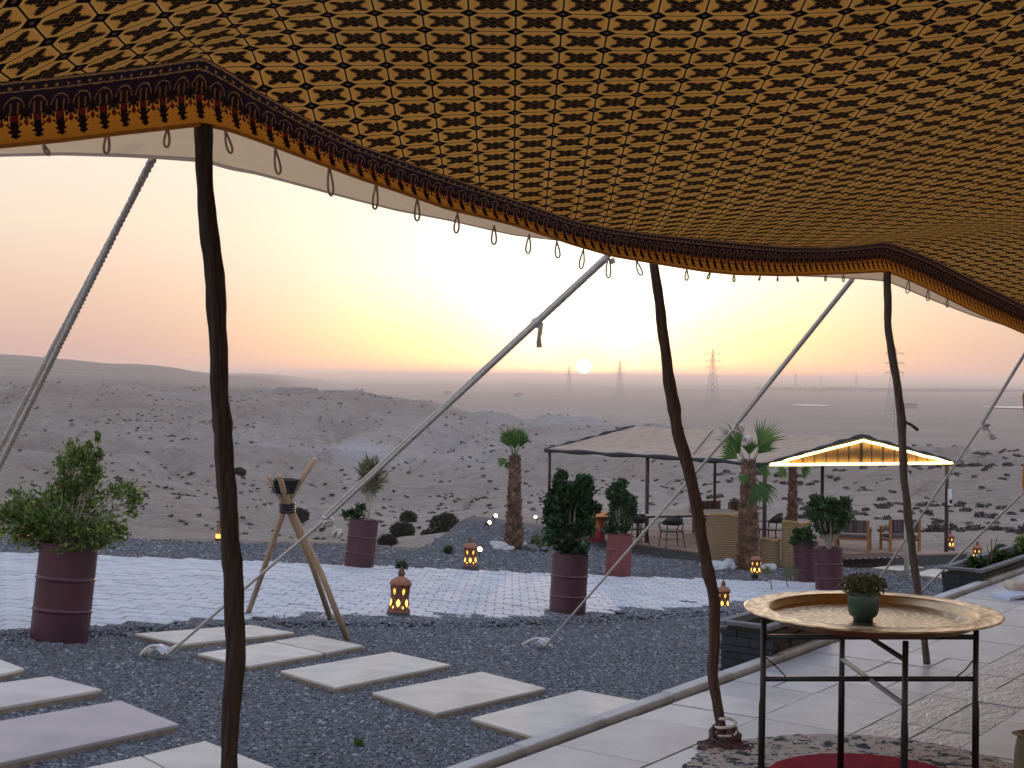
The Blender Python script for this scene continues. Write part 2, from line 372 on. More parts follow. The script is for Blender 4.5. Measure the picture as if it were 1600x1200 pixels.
# ------------------------------------------------------------------ mesh helpers
class MB:
    def __init__(s): s.v = []; s.f = []; s.uv = {}
    def add(s, vs_, fs):
        k = len(s.v); s.v.extend([tuple(p) for p in vs_]); s.f.extend([tuple(i + k for i in q) for q in fs]); return k
    def box(s, c, size, rot=None, taper=1.0):
        hx, hy, hz = (q / 2 for q in size); vs_ = []
        for z in (-1, 1):
            k = taper if z > 0 else 1
            for x, y in ((-1, -1), (1, -1), (1, 1), (-1, 1)):
                p = Vector((x * hx * k, y * hy * k, z * hz)); vs_.append((rot @ p if rot else p) + Vector(c))
        s.add(vs_, [(3, 2, 1, 0), (4, 5, 6, 7), (0, 1, 5, 4), (1, 2, 6, 5), (2, 3, 7, 6), (3, 0, 4, 7)])
    def tube(s, pts, rad, n=8, cap=True):
        pts = [Vector(p) for p in pts]; m = len(pts)
        rad = [rad] * m if not hasattr(rad, '__len__') else rad
        up = Vector((0, 0, 1)); rings = []; prev = None
        for i, p in enumerate(pts):
            t = (pts[min(i + 1, m - 1)] - pts[max(i - 1, 0)]).normalized()
            a = prev - t * prev.dot(t) if prev is not None else (up.cross(t) if abs(t.z) < .95 else Vector((1, 0, 0)).cross(t))
            if a.length < 1e-6: a = Vector((1, 0, 0)).cross(t)
            a.normalize(); prev = a; b = t.cross(a)
            rings.append([p + (a * math.cos(2 * math.pi * j / n) + b * math.sin(2 * math.pi * j / n)) * rad[i] for j in range(n)])
        k = len(s.v)
        for r in rings: s.v.extend([tuple(p) for p in r])
        for i in range(m - 1):
            for j in range(n):
                a0 = k + i * n + j; a1 = k + i * n + (j + 1) % n
                s.f.append((a0, a1, a1 + n, a0 + n))
        if cap: s.f.append(tuple(k + j for j in reversed(range(n)))); s.f.append(tuple(k + (m - 1) * n + j for j in range(n)))
    def lathe(s, prof, n=28, c=(0, 0, 0), cap=True):
        k = len(s.v); m = len(prof)
        for r, z in prof:
            for j in range(n):
                a = 2 * math.pi * j / n; s.v.append((c[0] + r * math.cos(a), c[1] + r * math.sin(a), c[2] + z))
        for i in range(m - 1):
            for j in range(n):
                a0 = k + i * n + j; a1 = k + i * n + (j + 1) % n
                s.f.append((a0, a1, a1 + n, a0 + n))
        if cap: s.f.append(tuple(k + j for j in reversed(range(n)))); s.f.append(tuple(k + (m - 1) * n + j for j in range(n)))
    def mesh(s, name, mat, smooth=False):
        me = bpy.data.meshes.new(name); me.from_pydata(s.v, [], s.f)
        if smooth: me.polygons.foreach_set('use_smooth', [True] * len(me.polygons))
        me.materials.append(MATS[mat]); me.update(); return me
    def build(s, name, mat, parent=None, smooth=False, bevel=0):
        o = bpy.data.objects.new(name, s.mesh(name, mat, smooth)); C.objects.link(o)
        if parent: o.parent = parent
        if bevel:
            b = o.modifiers.new('bevel', 'BEVEL'); b.width = bevel; b.segments = 2; b.limit_method = 'ANGLE'
        return o
def tag(o, label=None, cat=None, group=None, kind=None):
    if label: o['label'] = label
    if cat: o['category'] = cat
    if group: o['group'] = group
    if kind: o['kind'] = kind
    return o
def empty(name, loc=(0, 0, 0), rz=0, label=None, cat=None, group=None, quat=None, scale=1):
    o = bpy.data.objects.new(name, None); C.objects.link(o); o.location = loc
    if quat: o.rotation_mode = 'QUATERNION'; o.rotation_quaternion = quat
    else: o.rotation_euler = (0, 0, rz)
    o.scale = (scale,) * 3; o.empty_display_size = .1
    return tag(o, label, cat, group)
def copy_tree(o, parent=None):
    c = o.copy(); C.objects.link(c)
    if parent: c.parent = parent
    for ch in list(o.children): copy_tree(ch, c)
    return c
def npmesh(name, verts, faces, mat, smooth=False):
    me = bpy.data.meshes.new(name); verts = np.asarray(verts, np.float32); faces = np.asarray(faces, np.int32); k = faces.shape[1]
    me.vertices.add(len(verts)); me.vertices.foreach_set('co', verts.ravel())
    me.loops.add(faces.size); me.loops.foreach_set('vertex_index', faces.ravel())
    me.polygons.add(len(faces)); me.polygons.foreach_set('loop_start', np.arange(0, faces.size, k, dtype=np.int32)); me.polygons.foreach_set('loop_total', np.full(len(faces), k, np.int32))
    if smooth: me.polygons.foreach_set('use_smooth', np.ones(len(faces), bool))
    me.materials.append(MATS[mat]); me.update(calc_edges=True); me.validate(); return me
def npobj(name, verts, faces, mat, parent=None, smooth=False):
    o = bpy.data.objects.new(name, npmesh(name, verts, faces, mat, smooth)); C.objects.link(o)
    if parent: o.parent = parent
    return o
def vnoise(x, y, seed=0):
    x = np.asarray(x, float); y = np.asarray(y, float)
    xi = np.floor(x).astype(np.int64); yi = np.floor(y).astype(np.int64); fx = x - xi; fy = y - yi
    fx = fx * fx * (3 - 2 * fx); fy = fy * fy * (3 - 2 * fy)
    def h(a, b):
        n = (a * 374761393 + b * 668265263 + seed * 1442695041) & 0xffffffff
        n = ((n ^ (n >> 13)) * 1274126177) & 0xffffffff
        return ((n ^ (n >> 16)) & 0xffff) / 65535.0
    return (h(xi, yi) * (1 - fx) + h(xi + 1, yi) * fx) * (1 - fy) + (h(xi, yi + 1) * (1 - fx) + h(xi + 1, yi + 1) * fx) * fy
def fbm(x, y, oct_=4, seed=0):
    s = 0; a = .5
    for i in range(oct_): s = s + a * vnoise(x * 2 ** i + 17.3 * i, y * 2 ** i + 9.1 * i, seed + i); a *= .5
    return s - .47
def leaf_cloud(centers, size, aspect=1.8, seed=0, up=0.0, droop=0.0, dirs=None):
    """one folded leaf (2 triangles-pairs) per centre"""
    r = np.random.default_rng(seed); n = len(centers)
    d = r.normal(size=(n, 3)) if dirs is None else dirs + r.normal(size=(n, 3)) * .35
    d[:, 2] += up; d /= np.linalg.norm(d, axis=1)[:, None]
    q = r.normal(size=(n, 3)); w = np.cross(d, q); w /= np.linalg.norm(w, axis=1)[:, None]
    sz = size * r.uniform(.6, 1.3, n)[:, None]
    c = np.asarray(centers); L = d * sz * aspect * .5; W = w * sz * .5
    nn = np.cross(L, W); nn /= np.linalg.norm(nn, axis=1)[:, None] + 1e-9
    dr = nn * sz * .18
    v = np.stack([c - L, c + W - L * .1 + dr, c + L - dr * .6, c - W - L * .1 + dr], 1).reshape(-1, 3)
    f = np.arange(4 * n).reshape(n, 4)
    return v, f
def blob_points(c, rad, n, seed, shell=.55):
    r = np.random.default_rng(seed); d = r.normal(size=(n, 3)); d /= np.linalg.norm(d, axis=1)[:, None]
    rr = r.uniform(shell ** 3, 1, n) ** (1 / 3)
    return np.asarray(c) + d * rr[:, None] * np.asarray(rad), d

# ------------------------------------------------------------------ the lie of the land
def yh(px): return 587 + ROLL * (px - 800)
COLS = {
 -200: (27,   [(40,980),(55,905),(75,830),(120,745),(180,682),(260,630),(340,600),(480,593),(800,580),(1350,549),(2400,572),(30000,588)]),
 0:    (27.5, [(40,960),(55,905),(75,825),(120,742),(180,682),(260,630),(340,602),(480,595),(800,583),(1350,553),(2400,575),(30000,588)]),
 200:  (28.5, [(42,960),(58,895),(78,832),(125,744),(190,680),(270,632),(350,603),(480,598),(800,590),(1400,567),(2500,580),(30000,588)]),
 400:  (30,   [(44,960),(60,890),(80,838),(130,745),(200,680),(280,632),(370,606),(600,611),(1000,604),(1700,589),(3500,586),(30000,586)]),
 550:  (31,   [(45,940),(62,880),(82,840),(130,760),(200,690),(280,640),(360,616),(600,640),(1200,640),(3000,611),(8000,596),(30000,587)]),
 650:  (31,   [(44,890),(62,858),(82,838),(130,770),(200,698),(280,645),(350,625),(600,670),(1200,642),(3000,611),(8000,597),(30000,588)]),
 750:  (40,   [(52,900),(68,850),(88,815),(135,760),(200,705),(270,658),(330,637),(600,680),(1200,642),(3000,612),(8000,598),(30000,589)]),
 850:  (44,   [(56,900),(72,845),(92,800),(135,755),(190,705),(250,665),(300,648),(600,685),(1200,643),(3000,612),(8000,598),(30000,590)]),
 1000: (46,   [(58,880),(75,830),(95,780),(130,740),(170,705),(220,682),(260,668),(600,690),(1000,655),(3000,614),(8000,600),(30000,591)]),
 1200: (44,   [(60,840),(75,808),(95,770),(120,742),(150,715),(180,698),(210,690),(500,720),(900,662),(3000,615),(8000,600),(30000,593)]),
 1400: (41,   [(58,825),(75,795),(95,762),(120,737),(145,716),(165,704),(180,700),(450,735),(800,673),(3000,617),(8000,602),(30000,595)]),
 1600: (41,   [(58,820),(75,788),(95,757),(120,732),(145,713),(165,703),(180,700),(450,745),(800,677),(3000,619),(8000,604),(30000,597)]),
 1900: (41,   [(58,820),(75,788),(95,757),(120,732),(145,713),(165,703),(180,700),(450,745),(800,677),(3000,619),(8000,604),(30000,600)]),
}
CPX = np.array(sorted(COLS)); CLIP = np.array([COLS[k][0] for k in CPX], float)
CD = np.array([[q[0] for q in COLS[k][1]] for k in CPX], float)
CZ = np.array([[CAMZ - (q[1] - yh(k)) * q[0] / F for q in COLS[k][1]] for k in CPX], float)
def yard_z(X, Y):
    Yc = np.maximum(Y, 3.0)
    sat = np.where(Yc < 24, Yc, 24 + 7 * np.tanh((Yc - 24) / 7))
    xs = np.where(X >= 0, .5 * np.tanh(.18 * X), -.9 * np.tanh(.1 * -X))
    z = CAMZ - (1.93 + .073 * sat + xs)
    z = z + .36 / (1 + np.exp(-(X + 1.3) * 3.2)) / (1 + np.exp((X - 1.6) * 2.0)) * np.exp(-((Y - 38.5) / 3.0) ** 2)
    z = z - .32 * np.exp(-((X - 5.2) / 6.4) ** 4 - ((Y - 40.0) / 4.9) ** 4)      # levelled for the deck
    return z + .05 * fbm(X * .5, Y * .5, 3, 3)
def ground_z(X, Y):
    X = np.asarray(X, float); Y = np.asarray(Y, float)
    rr = np.hypot(X, Y)
    tan = np.where(Y > .01, X / np.maximum(Y, .01), np.sign(X) * 9)
    px = np.clip(800 + F * tan, -200, 1900)
    out = np.abs(tan) > .5
    d = np.where(out, rr / 1.118, Y)
    zy = yard_z(X, np.where(out & (Y < d * .6), np.maximum(Y, d * .2), Y))
    i = np.clip(np.searchsorted(CPX, px) - 1, 0, len(CPX) - 2); t = np.clip((px - CPX[i]) / (CPX[i + 1] - CPX[i]), 0, 1); t = t * t * (3 - 2 * t)
    lip = CLIP[i] * (1 - t) + CLIP[i + 1] * t
    K = CD.shape[1]; z = zy.copy(); zl = zy
    pd, pz = lip, zy
    # z of the lip itself
    for k in range(K):
        nd = CD[i, k] * (1 - t) + CD[i + 1, k] * t; nz = CZ[i, k] * (1 - t) + CZ[i + 1, k] * t
        if k == 0:
            s = np.clip((d - lip) / (nd - lip), 0, 1); s = s * s * (3 - 2 * s); z = zy * (1 - s) + nz * s
        else:
            s = np.clip((d - pd) / (nd - pd), 0, 1); ss = s * .6 + .4 * s * s * (3 - 2 * s)
            z = np.where(d > pd, pz * (1 - ss) + nz * ss, z)
        pd, pz = nd, nz
    w = np.clip((d - lip - 4) / 30, 0, 1)
    near = w * np.clip((520 - d) / 160, 0, 1)
    ridg = 1 - np.abs(fbm(X * .022 + 5, Y * .014, 4, 11)) * 5.5
    z = z + near * (fbm(X * .03, Y * .02, 5, 5) * 3.6 + ridg * .8 + fbm(X * .16, Y * .12, 3, 8) * 1.3) * np.clip(d / 130, .35, 1)
    rill = np.abs(fbm(X * .055 + 3, Y * .022 + 7, 3, 51)); rill2 = np.abs(fbm(X * .13, Y * .05, 3, 57))
    z = z - near * (np.clip(.12 - rill, 0, 1) * 21 + np.clip(.08 - rill2, 0, 1) * 11) * np.clip((d - 60) / 80, .15, 1)
    far = np.clip((d - 480) / 300, 0, 1)
    z = z + far * fbm(X * .0022, Y * .0011, 4, 21) * np.minimum(d, 6000) * .0042
    z = z + far * np.where(px < 500, 1, .2) * fbm(X * .012, Y * .004, 3, 25) * np.minimum(d, 2500) * .0035
    return z
HD = np.concatenate([np.arange(4.5, 60, .04)])
def hit(px, py, lift=0.0):
    a = P(px, py, 1.0); dx, dz = a.x, a.z - CAMZ
    g = ground_z(dx * HD, HD) + lift
    r = CAMZ + dz * HD
    k = np.argmax(r < g)
    if r[k] >= g[k]: k = len(HD) - 1
    d = HD[k]
    if k > 0:
        e0 = r[k - 1] - g[k - 1]; e1 = g[k] - r[k]; d = HD[k - 1] + .04 * e0 / (e0 + e1)
    return Vector((dx * d, d, CAMZ + dz * d))
def gz(X, Y): return float(ground_z(np.array([X]), np.array([Y]))[0])
def gnormal(X, Y, e=.6):
    return Vector((-(gz(X + e, Y) - gz(X - e, Y)) / (2 * e), -(gz(X, Y + e) - gz(X, Y - e)) / (2 * e), 1)).normalized()
def proj(X, Y, Z):
    q = CM.to_4x4().inverted(); M = np.array(CM.inverted())
    v = np.stack([X, Y, Z - CAMZ]); c = M @ v
    return 800 + F * c[0] / -c[2], 600 - F * c[1] / -c[2]

# terrain sheet: fan around the camera, to the horizon on every side
pxs = np.arange(-300, 1901, 5.0); tans = (pxs - 800) / F
ang = np.concatenate([np.linspace(-math.pi, math.atan(tans[0]), 40)[:-1], np.arctan(tans), np.linspace(math.atan(tans[-1]), math.pi, 40)[1:]])
dl = [1.0]
while dl[-1] < 30000: dl.append(dl[-1] * (1.018 if dl[-1] < 420 else 1.05))
dl = np.array(dl)
lim = math.atan(.5); sca = np.where(np.abs(ang) < lim, 1 / np.cos(np.clip(ang, -lim, lim)), 1.118)
A, D = np.meshgrid(ang, dl, indexing='ij'); RR = D * sca[:, None]
TX, TY = RR * np.sin(A), RR * np.cos(A)
TZ = ground_z(TX, TY)
na, nd_ = A.shape
idx = np.arange(na * nd_).reshape(na, nd_)
faces = np.stack([idx[:-1, :-1], idx[1:, :-1], idx[1:, 1:], idx[:-1, 1:]], -1).reshape(-1, 4)[:, ::-1]
ground = npobj('ground', np.stack([TX, TY, TZ], -1).reshape(-1, 3), faces, 'ground', smooth=True)
tag(ground, 'stony desert hillside falling away to a hazy plain', kind='structure')
TPX, TPY = proj(TX.ravel(), np.maximum(TY.ravel(), .1), TZ.ravel())
glim = np.interp(np.clip(TPX, -200, 1900), [-200, 0, 400, 550, 650, 740, 850, 1000, 1300, 1600], [26.5, 27.5, 30, 31.5, 32, 41, 43, 43, 39.5, 38])
gv = np.clip((glim + 2.2 * fbm(TX.ravel() * .6, TY.ravel() * .6, 3, 2) - TY.ravel()) / .8, 0, 1)
ck = sum(a * np.exp(-((TPX - x) / sx) ** 2 - ((TPY - y) / sy) ** 2) for x, y, sx, sy, a in
         [(690, 690, 130, 45, 1), (900, 660, 130, 22, .8), (430, 690, 90, 30, .8), (240, 690, 60, 30, .6), (560, 720, 40, 50, .8), (1000, 760, 200, 50, .3), (730, 810, 100, 40, .6)]) * (TY.ravel() > 50) * np.clip(.55 + 2.6 * fbm(TX.ravel() * .07, TY.ravel() * .03, 5, 31), 0, 1.3)
for nm, val in (('gravel', gv), ('chalk', ck)):
    at = ground.data.attributes.new(nm, 'FLOAT', 'POINT'); at.data.foreach_set('value', val.astype(np.float32))

# ------------------------------------------------------------------ paving
NEAR = ([-400, 0, 160, 300, 460, 620, 760, 870, 1000, 1150, 1500], [1010, 992, 985, 976, 972, 970, 972, 966, 960, 950, 935])
FAR = ([-400, 0, 150, 350, 500, 650, 850, 1000, 1200, 1500], [858, 868, 872, 880, 885, 891, 899, 905, 911, 920])
PW, PD = .26, .36
gx = np.arange(-14, 9.5, PW); gy = np.arange(11, 36, PD)
GX, GY = np.meshgrid(gx, gy); GX = GX + ((np.arange(len(gy)) % 2) * PW * .5)[:, None]
gx_, gy_ = GX.ravel(), GY.ravel(); gz_ = ground_z(gx_, gy_)
ppx, ppy = proj(gx_, gy_, gz_)
keep = (ppy < np.interp(ppx, *NEAR) + 2.5 * fbm(gx_ * 2, gy_, 2, 4)) & (ppy > np.interp(ppx, *FAR)) & (ppx > -260) & (ppx < 1330)
gx_, gy_, gz_, ppx, ppy = gx_[keep], gy_[keep], gz_[keep], ppx[keep], ppy[keep]
paving = bpy.data.objects.new('paving', None); C.objects.link(paving); tag(paving, 'pale interlocking block driveway across the yard', kind='structure')
# one interlocking block, zigzag ends
def paver_mesh():
    bm = bmesh.new(); a, c = PW / 2 - .008, PD / 2 - .011; zz = .018
    out = [(-a, -c), (-a / 2, -c + zz), (0, -c), (a / 2, -c + zz), (a, -c), (a, c), (a / 2, c + zz), (0, c), (-a / 2, c + zz), (-a, c)]
    f = bm.faces.new([bm.verts.new((x, y, 0)) for x, y in out])
    top = bmesh.ops.extrude_face_region(bm, geom=[f]); vs_ = [g for g in top['geom'] if isinstance(g, bmesh.types.BMVert)]
    for v in vs_: v.co.z = .045
    ft = [g for g in top['geom'] if isinstance(g, bmesh.types.BMFace)]
    bmesh.ops.inset_region(bm, faces=ft, thickness=.008); 
    for v in ft[0].verts: v.co.z = .052
    bmesh.ops.delete(bm, geom=[f], context='FACES_ONLY'); bmesh.ops.recalc_face_normals(bm, faces=bm.faces)
    me = bpy.data.meshes.new('paver'); bm.to_mesh(me); bm.free(); me.materials.append(MATS['paver']); return me
pm = paver_mesh()
e_ = .5
NX = -(ground_z(gx_ + e_, gy_) - ground_z(gx_ - e_, gy_)); NY = -(ground_z(gx_, gy_ + e_) - ground_z(gx_, gy_ - e_))
shown = (ppx > -20) & (ppx < 1620)
order = np.argsort(np.where(shown, gy_, 1e3)); first = set(order[:300].tolist())
pv = np.array([v.co for v in pm.vertices]); 
rest_v, rest_f = [], []
pf = [tuple(p.vertices) for p in pm.polygons]
for k in range(len(gx_)):
    lift = random.uniform(-.006, .006); tx, ty = NX[k], NY[k]
    if k in first:
        o = bpy.data.objects.new('paver', pm); C.objects.link(o); o.parent = paving
        o.location = (gx_[k], gy_[k], gz_[k] + lift); o.rotation_euler = (-ty + random.uniform(-.012, .012), tx + random.uniform(-.012, .012), 0)
    else:
        b0 = len(rest_v)
        for x, y, z in pv: rest_v.append((gx_[k] + x, gy_[k] + y, gz_[k] + lift + z - tx * x - ty * y))
        rest_f.extend(tuple(i + b0 for i in f) for f in pf)
me = bpy.data.meshes.new('paver_field'); me.from_pydata(rest_v, [], rest_f); me.materials.append(MATS['paver'])
o = bpy.data.objects.new('paver_field', me); C.objects.link(o); o.parent = paving; o['kind'] = 'stuff'
bm_ = MB()
for k in range(len(gx_)):
    a, c = PW * .52, PD * .54
    bm_.add([(gx_[k] + x, gy_[k] + y, gz_[k] + .040 - NX[k] * x - NY[k] * y) for x, y in ((-a, -c), (a, -c), (a, c), (-a, c))], [(0, 1, 2, 3)])
bm_.build('joint_bed', 'paver_bed', paving)

# ------------------------------------------------------------------ terrace
U = Vector((.586, .81, 0)).normalized(); NIN = Vector((U.y, -U.x, 0))     # along the edge, inward
E0 = Vector((-.1, 5.38, 0))
def ter(s, n, z=0.0): return E0 + U * s + NIN * n + Vector((0, 0, z))
terrace = bpy.data.objects.new('terrace', None); C.objects.link(terrace); tag(terrace, 'tiled terrace under the tent', kind='structure')
TR = Matrix(((U.x, NIN.x, 0), (U.y, NIN.y, 0), (0, 0, 1)))
b = MB(); b.box(ter(4, 5.02, -.62), (30, 10, 1.2), TR); b.build('platform', 'grout', terrace)
tl, tn = .62, .44
def tile_mesh(l, n, mat, nm='tile'):
    t = MB(); t.box((0, 0, 0), (l - .007, n - .007, .03)); return t.mesh(nm, mat)
for k in range(20):                                                # raised kerb along the edge
    o = MB(); o.box((0, 0, 0), (.592, .075, .07)); q = o.build('kerb_stone', 'kerb_stone', terrace, bevel=.008)
    q.location = ter(-2.4 + k * .6, -.04, -.018 + random.uniform(-.003, .003)); q.rotation_euler = (0, 0, math.atan2(U.y, U.x))
TMS = {}
def tmesh(l, n, mat):
    k = (round(l, 3), round(n, 3), mat)
    if k not in TMS: TMS[k] = tile_mesh(l, n, mat)
    return TMS[k]
rt = random.Random(12)
for j in range(10):
    for k in range(-5, 20):
        s = k * tl + (tl * .5 if j % 2 else 0) + .13; n = .05 + (j + .5) * tn
        c = ter(s, n); px_, py_ = proj(np.array([c.x]), np.array([max(c.y, .2)]), np.array([0.0]))
        if c.y < 2 or px_[0] < 300 or px_[0] > 1900: continue
        mt = 'tile_rough' if j == 2 else 'tile_smooth'; split = rt.random()
        cells = [(0, 0, tl, tn)] if split < .35 else [(0, -tn / 4, tl, tn / 2), (0, tn / 4, tl, tn / 2)] if split < .65 else [(-tl / 4, 0, tl / 2, tn), (tl / 4, 0, tl / 2, tn)] if split < .85 else [(-tl / 4, 0, tl / 2, tn), (tl / 4, tn / 4, tl / 2, tn / 2), (tl / 4, -tn / 4, tl / 2, tn / 2)]
        for os_, on_, l_, w_ in cells:
            o = bpy.data.objects.new('tile', tmesh(l_, w_, mt)); C.objects.link(o); o.parent = terrace
            o.location = ter(s + os_, n + on_, -.013 + rt.uniform(-.002, .002)); o.rotation_euler = (rt.uniform(-.003, .003), rt.uniform(-.003, .003), math.atan2(U.y, U.x))

# ------------------------------------------------------------------ stepping slabs
SLABS = [
 ([(210,990),(390,976),(460,988),(285,1006)], 'farthest cream slab of the right-hand row, nearest the driveway'),
 ([(308,1021),(424,1002.5),(505,1020),(390,1040)], 'left piece of the jointed cream slab pair, second in the row'),
 ([(427,1001.5),(487,992),(567,1008),(509,1019.5)], 'right piece of the jointed cream slab pair, second in the row'),
 ([(438,1048),(612,1018),(703,1038),(525,1074)], 'middle cream slab of the right-hand row on the gravel'),
 ([(581,1082),(752,1049),(853,1075),(681,1114)], 'cream slab fourth in the row, next to the one by the terrace'),
 ([(735,1122),(905,1078),(1010,1097),(850,1155)], 'cream slab nearest the terrace kerb in the right-hand row'),
 ([(-90,1050),(0,1030),(38,1044),(-40,1064)], 'tip of a pale slab at the left picture edge, farthest of the left row'),
 ([(-110,1082),(78,1056),(160,1077),(-20,1108)], 'warm beige slab at the left edge, second from the red drum'),
 ([(-130,1148),(188,1094),(280,1131),(-50,1202)], 'large mauve-tinted slab at lower left, biggest in view'),
 ([(88,1209),(220,1181),(298,1222),(165,1252)], 'pale slab at the bottom edge left of its seam'),
 ([(224,1180.5),(320,1157),(430,1200),(302,1221)], 'pale slab at the bottom edge behind the nearest tent pole'),
 ([(1363,887),(1400,882),(1443,886),(1405,891)], 'thin pale slab in front of the gabled shelter deck'),
 ([(1420,897),(1455,889),(1492,890),(1470,902)], 'pale slab left of the far stone planter'),
 ([(1472,904),(1488,899),(1504,902),(1490,908)], 'smallest pale slab against the far stone planter'),
]
simple('slab_mauve', (.46, .37, .35), (.38, .32, .315), 2.0, .75, bs=.15, bd=.004, dirt=True); simple('slab_beige', (.60, .52, .46), (.50, .42, .37), 2.0, .75, bs=.15, bd=.004, dirt=True)
SLABQ = []
for q, lab in SLABS:
    c = [hit(x, y, .055) for x, y in q]
    SLABQ.append([(p.x, p.y) for p in c])
    mat = 'slab_mauve' if 'mauve' in lab else 'slab_beige' if 'beige' in lab else 'slab_stone'
    cen = sum(c, Vector()) / 4
    root = empty('stepping_stone', cen - Vector((0, 0, .075)), 0, lab, 'slab', 'stepping slabs laid in the gravel')
    t = MB(); rel = [p - cen + Vector((0, 0, .075)) for p in c]
    t.add([p for p in rel] + [p - Vector((0, 0, .022)) for p in rel], [(3, 2, 1, 0)[::-1] if False else (0, 3, 2, 1), (0, 1, 5, 4), (1, 2, 6, 5), (2, 3, 7, 6), (3, 0, 4, 7)])
    o = t.build('top', mat, root, bevel=.006)
    t = MB(); rel2 = [p * .996 for p in rel]
    t.add([p - Vector((0, 0, .022)) for p in rel2] + [p - Vector((0, 0, .13)) for p in rel2], [(0, 1, 5, 4), (1, 2, 6, 5), (2, 3, 7, 6), (3, 0, 4, 7)])
    t.build('bed_mortar', 'slab_edge', root)

# ------------------------------------------------------------------ gravel: real stones
def inpoly(x, y, q):
    r = np.zeros(len(x), bool); n = len(q)
    for i in range(n):
        (x0, y0), (x1, y1) = q[i], q[(i + 1) % n]
        r ^= ((y0 > y) != (y1 > y)) & (x < (x1 - x0) * (y - y0) / (y1 - y0 + 1e-12) + x0)
    return r
st = .25
qx, qy = np.meshgrid(np.arange(-12, 13, st), np.arange(5.5, 39, st)); qx, qy = qx.ravel(), qy.ravel()
qz = ground_z(qx + st / 2, qy + st / 2); kx, ky = proj(qx + st / 2, qy + st / 2, qz)
on_pav = (ky < np.interp(kx, *NEAR) - 2 + 26 * fbm(qx * 1.3, qy * 1.3, 3, 77)) & (ky > np.interp(kx, *FAR) - 1) & (kx < 1330)
sd = (qx + .1) * NIN.x + (qy - 5.38) * NIN.y
ok = (~on_pav) & (sd < -.2) & (kx > -120) & (kx < 1640) & (ky < 1320) & (qy < np.interp(kx, [-200, 0, 400, 550, 650, 740, 850, 1300, 1600], [26, 27, 29.5, 31, 31.5, 38, 38, 38, 37]))
for q in SLABQ: ok &= ~inpoly(qx + st / 2, qy + st / 2, q)
qx, qy = qx[ok], qy[ok]
V4 = [(0, 0), (st, 0), (st, st), (0, st)]
ev = np.concatenate([np.stack([qx + a, qy + b_, ground_z(qx + a, qy + b_)], -1)[:, None] for a, b_ in V4], 1).reshape(-1, 3)
grv = npobj('gravel', ev, np.arange(len(ev)).reshape(-1, 4), 'pebble'); tag(grv, 'loose grey gravel of the yard', 'gravel', kind='stuff')
gpx, gpy = proj(ev[:, 0], ev[:, 1], ev[:, 2]); edge = (gpy > np.interp(gpx, *NEAR) - 26) & (gpy < np.interp(gpx, *NEAR) + 9) & (gpx < 1330)
ev[edge, 2] += .045; grv.data.vertices.foreach_set('co', ev.astype(np.float32).ravel())
dens = np.interp(ev[:, 1], [6, 10, 14, 20, 30], [1500, 1300, 800, 330, 130]); szs = np.interp(ev[:, 1], [6, 12, 20, 30], [.9, 1.0, 1.5, 2.1])
for nm, val in (('dens', dens), ('psz', szs)):
    val = val * np.where(edge & (nm == 'dens'), 2.6, 1.0); at = grv.data.attributes.new(nm, 'FLOAT', 'POINT'); at.data.foreach_set('value', val.astype(np.float32))
pebs = []
for k in range(6):
    bm = bmesh.new(); bmesh.ops.create_icosphere(bm, subdivisions=1, radius=1)
    rr = np.random.default_rng(50 + k)
    for v in bm.verts: v.co = Vector((v.co.x * rr.uniform(.7, 1.3), v.co.y * rr.uniform(.6, 1.1), v.co.z * rr.uniform(.45, .8))) 
    me = bpy.data.meshes.new('pebble_shape'); bm.to_mesh(me); bm.free(); me.materials.append(MATS['pebble']); pebs.append(me)
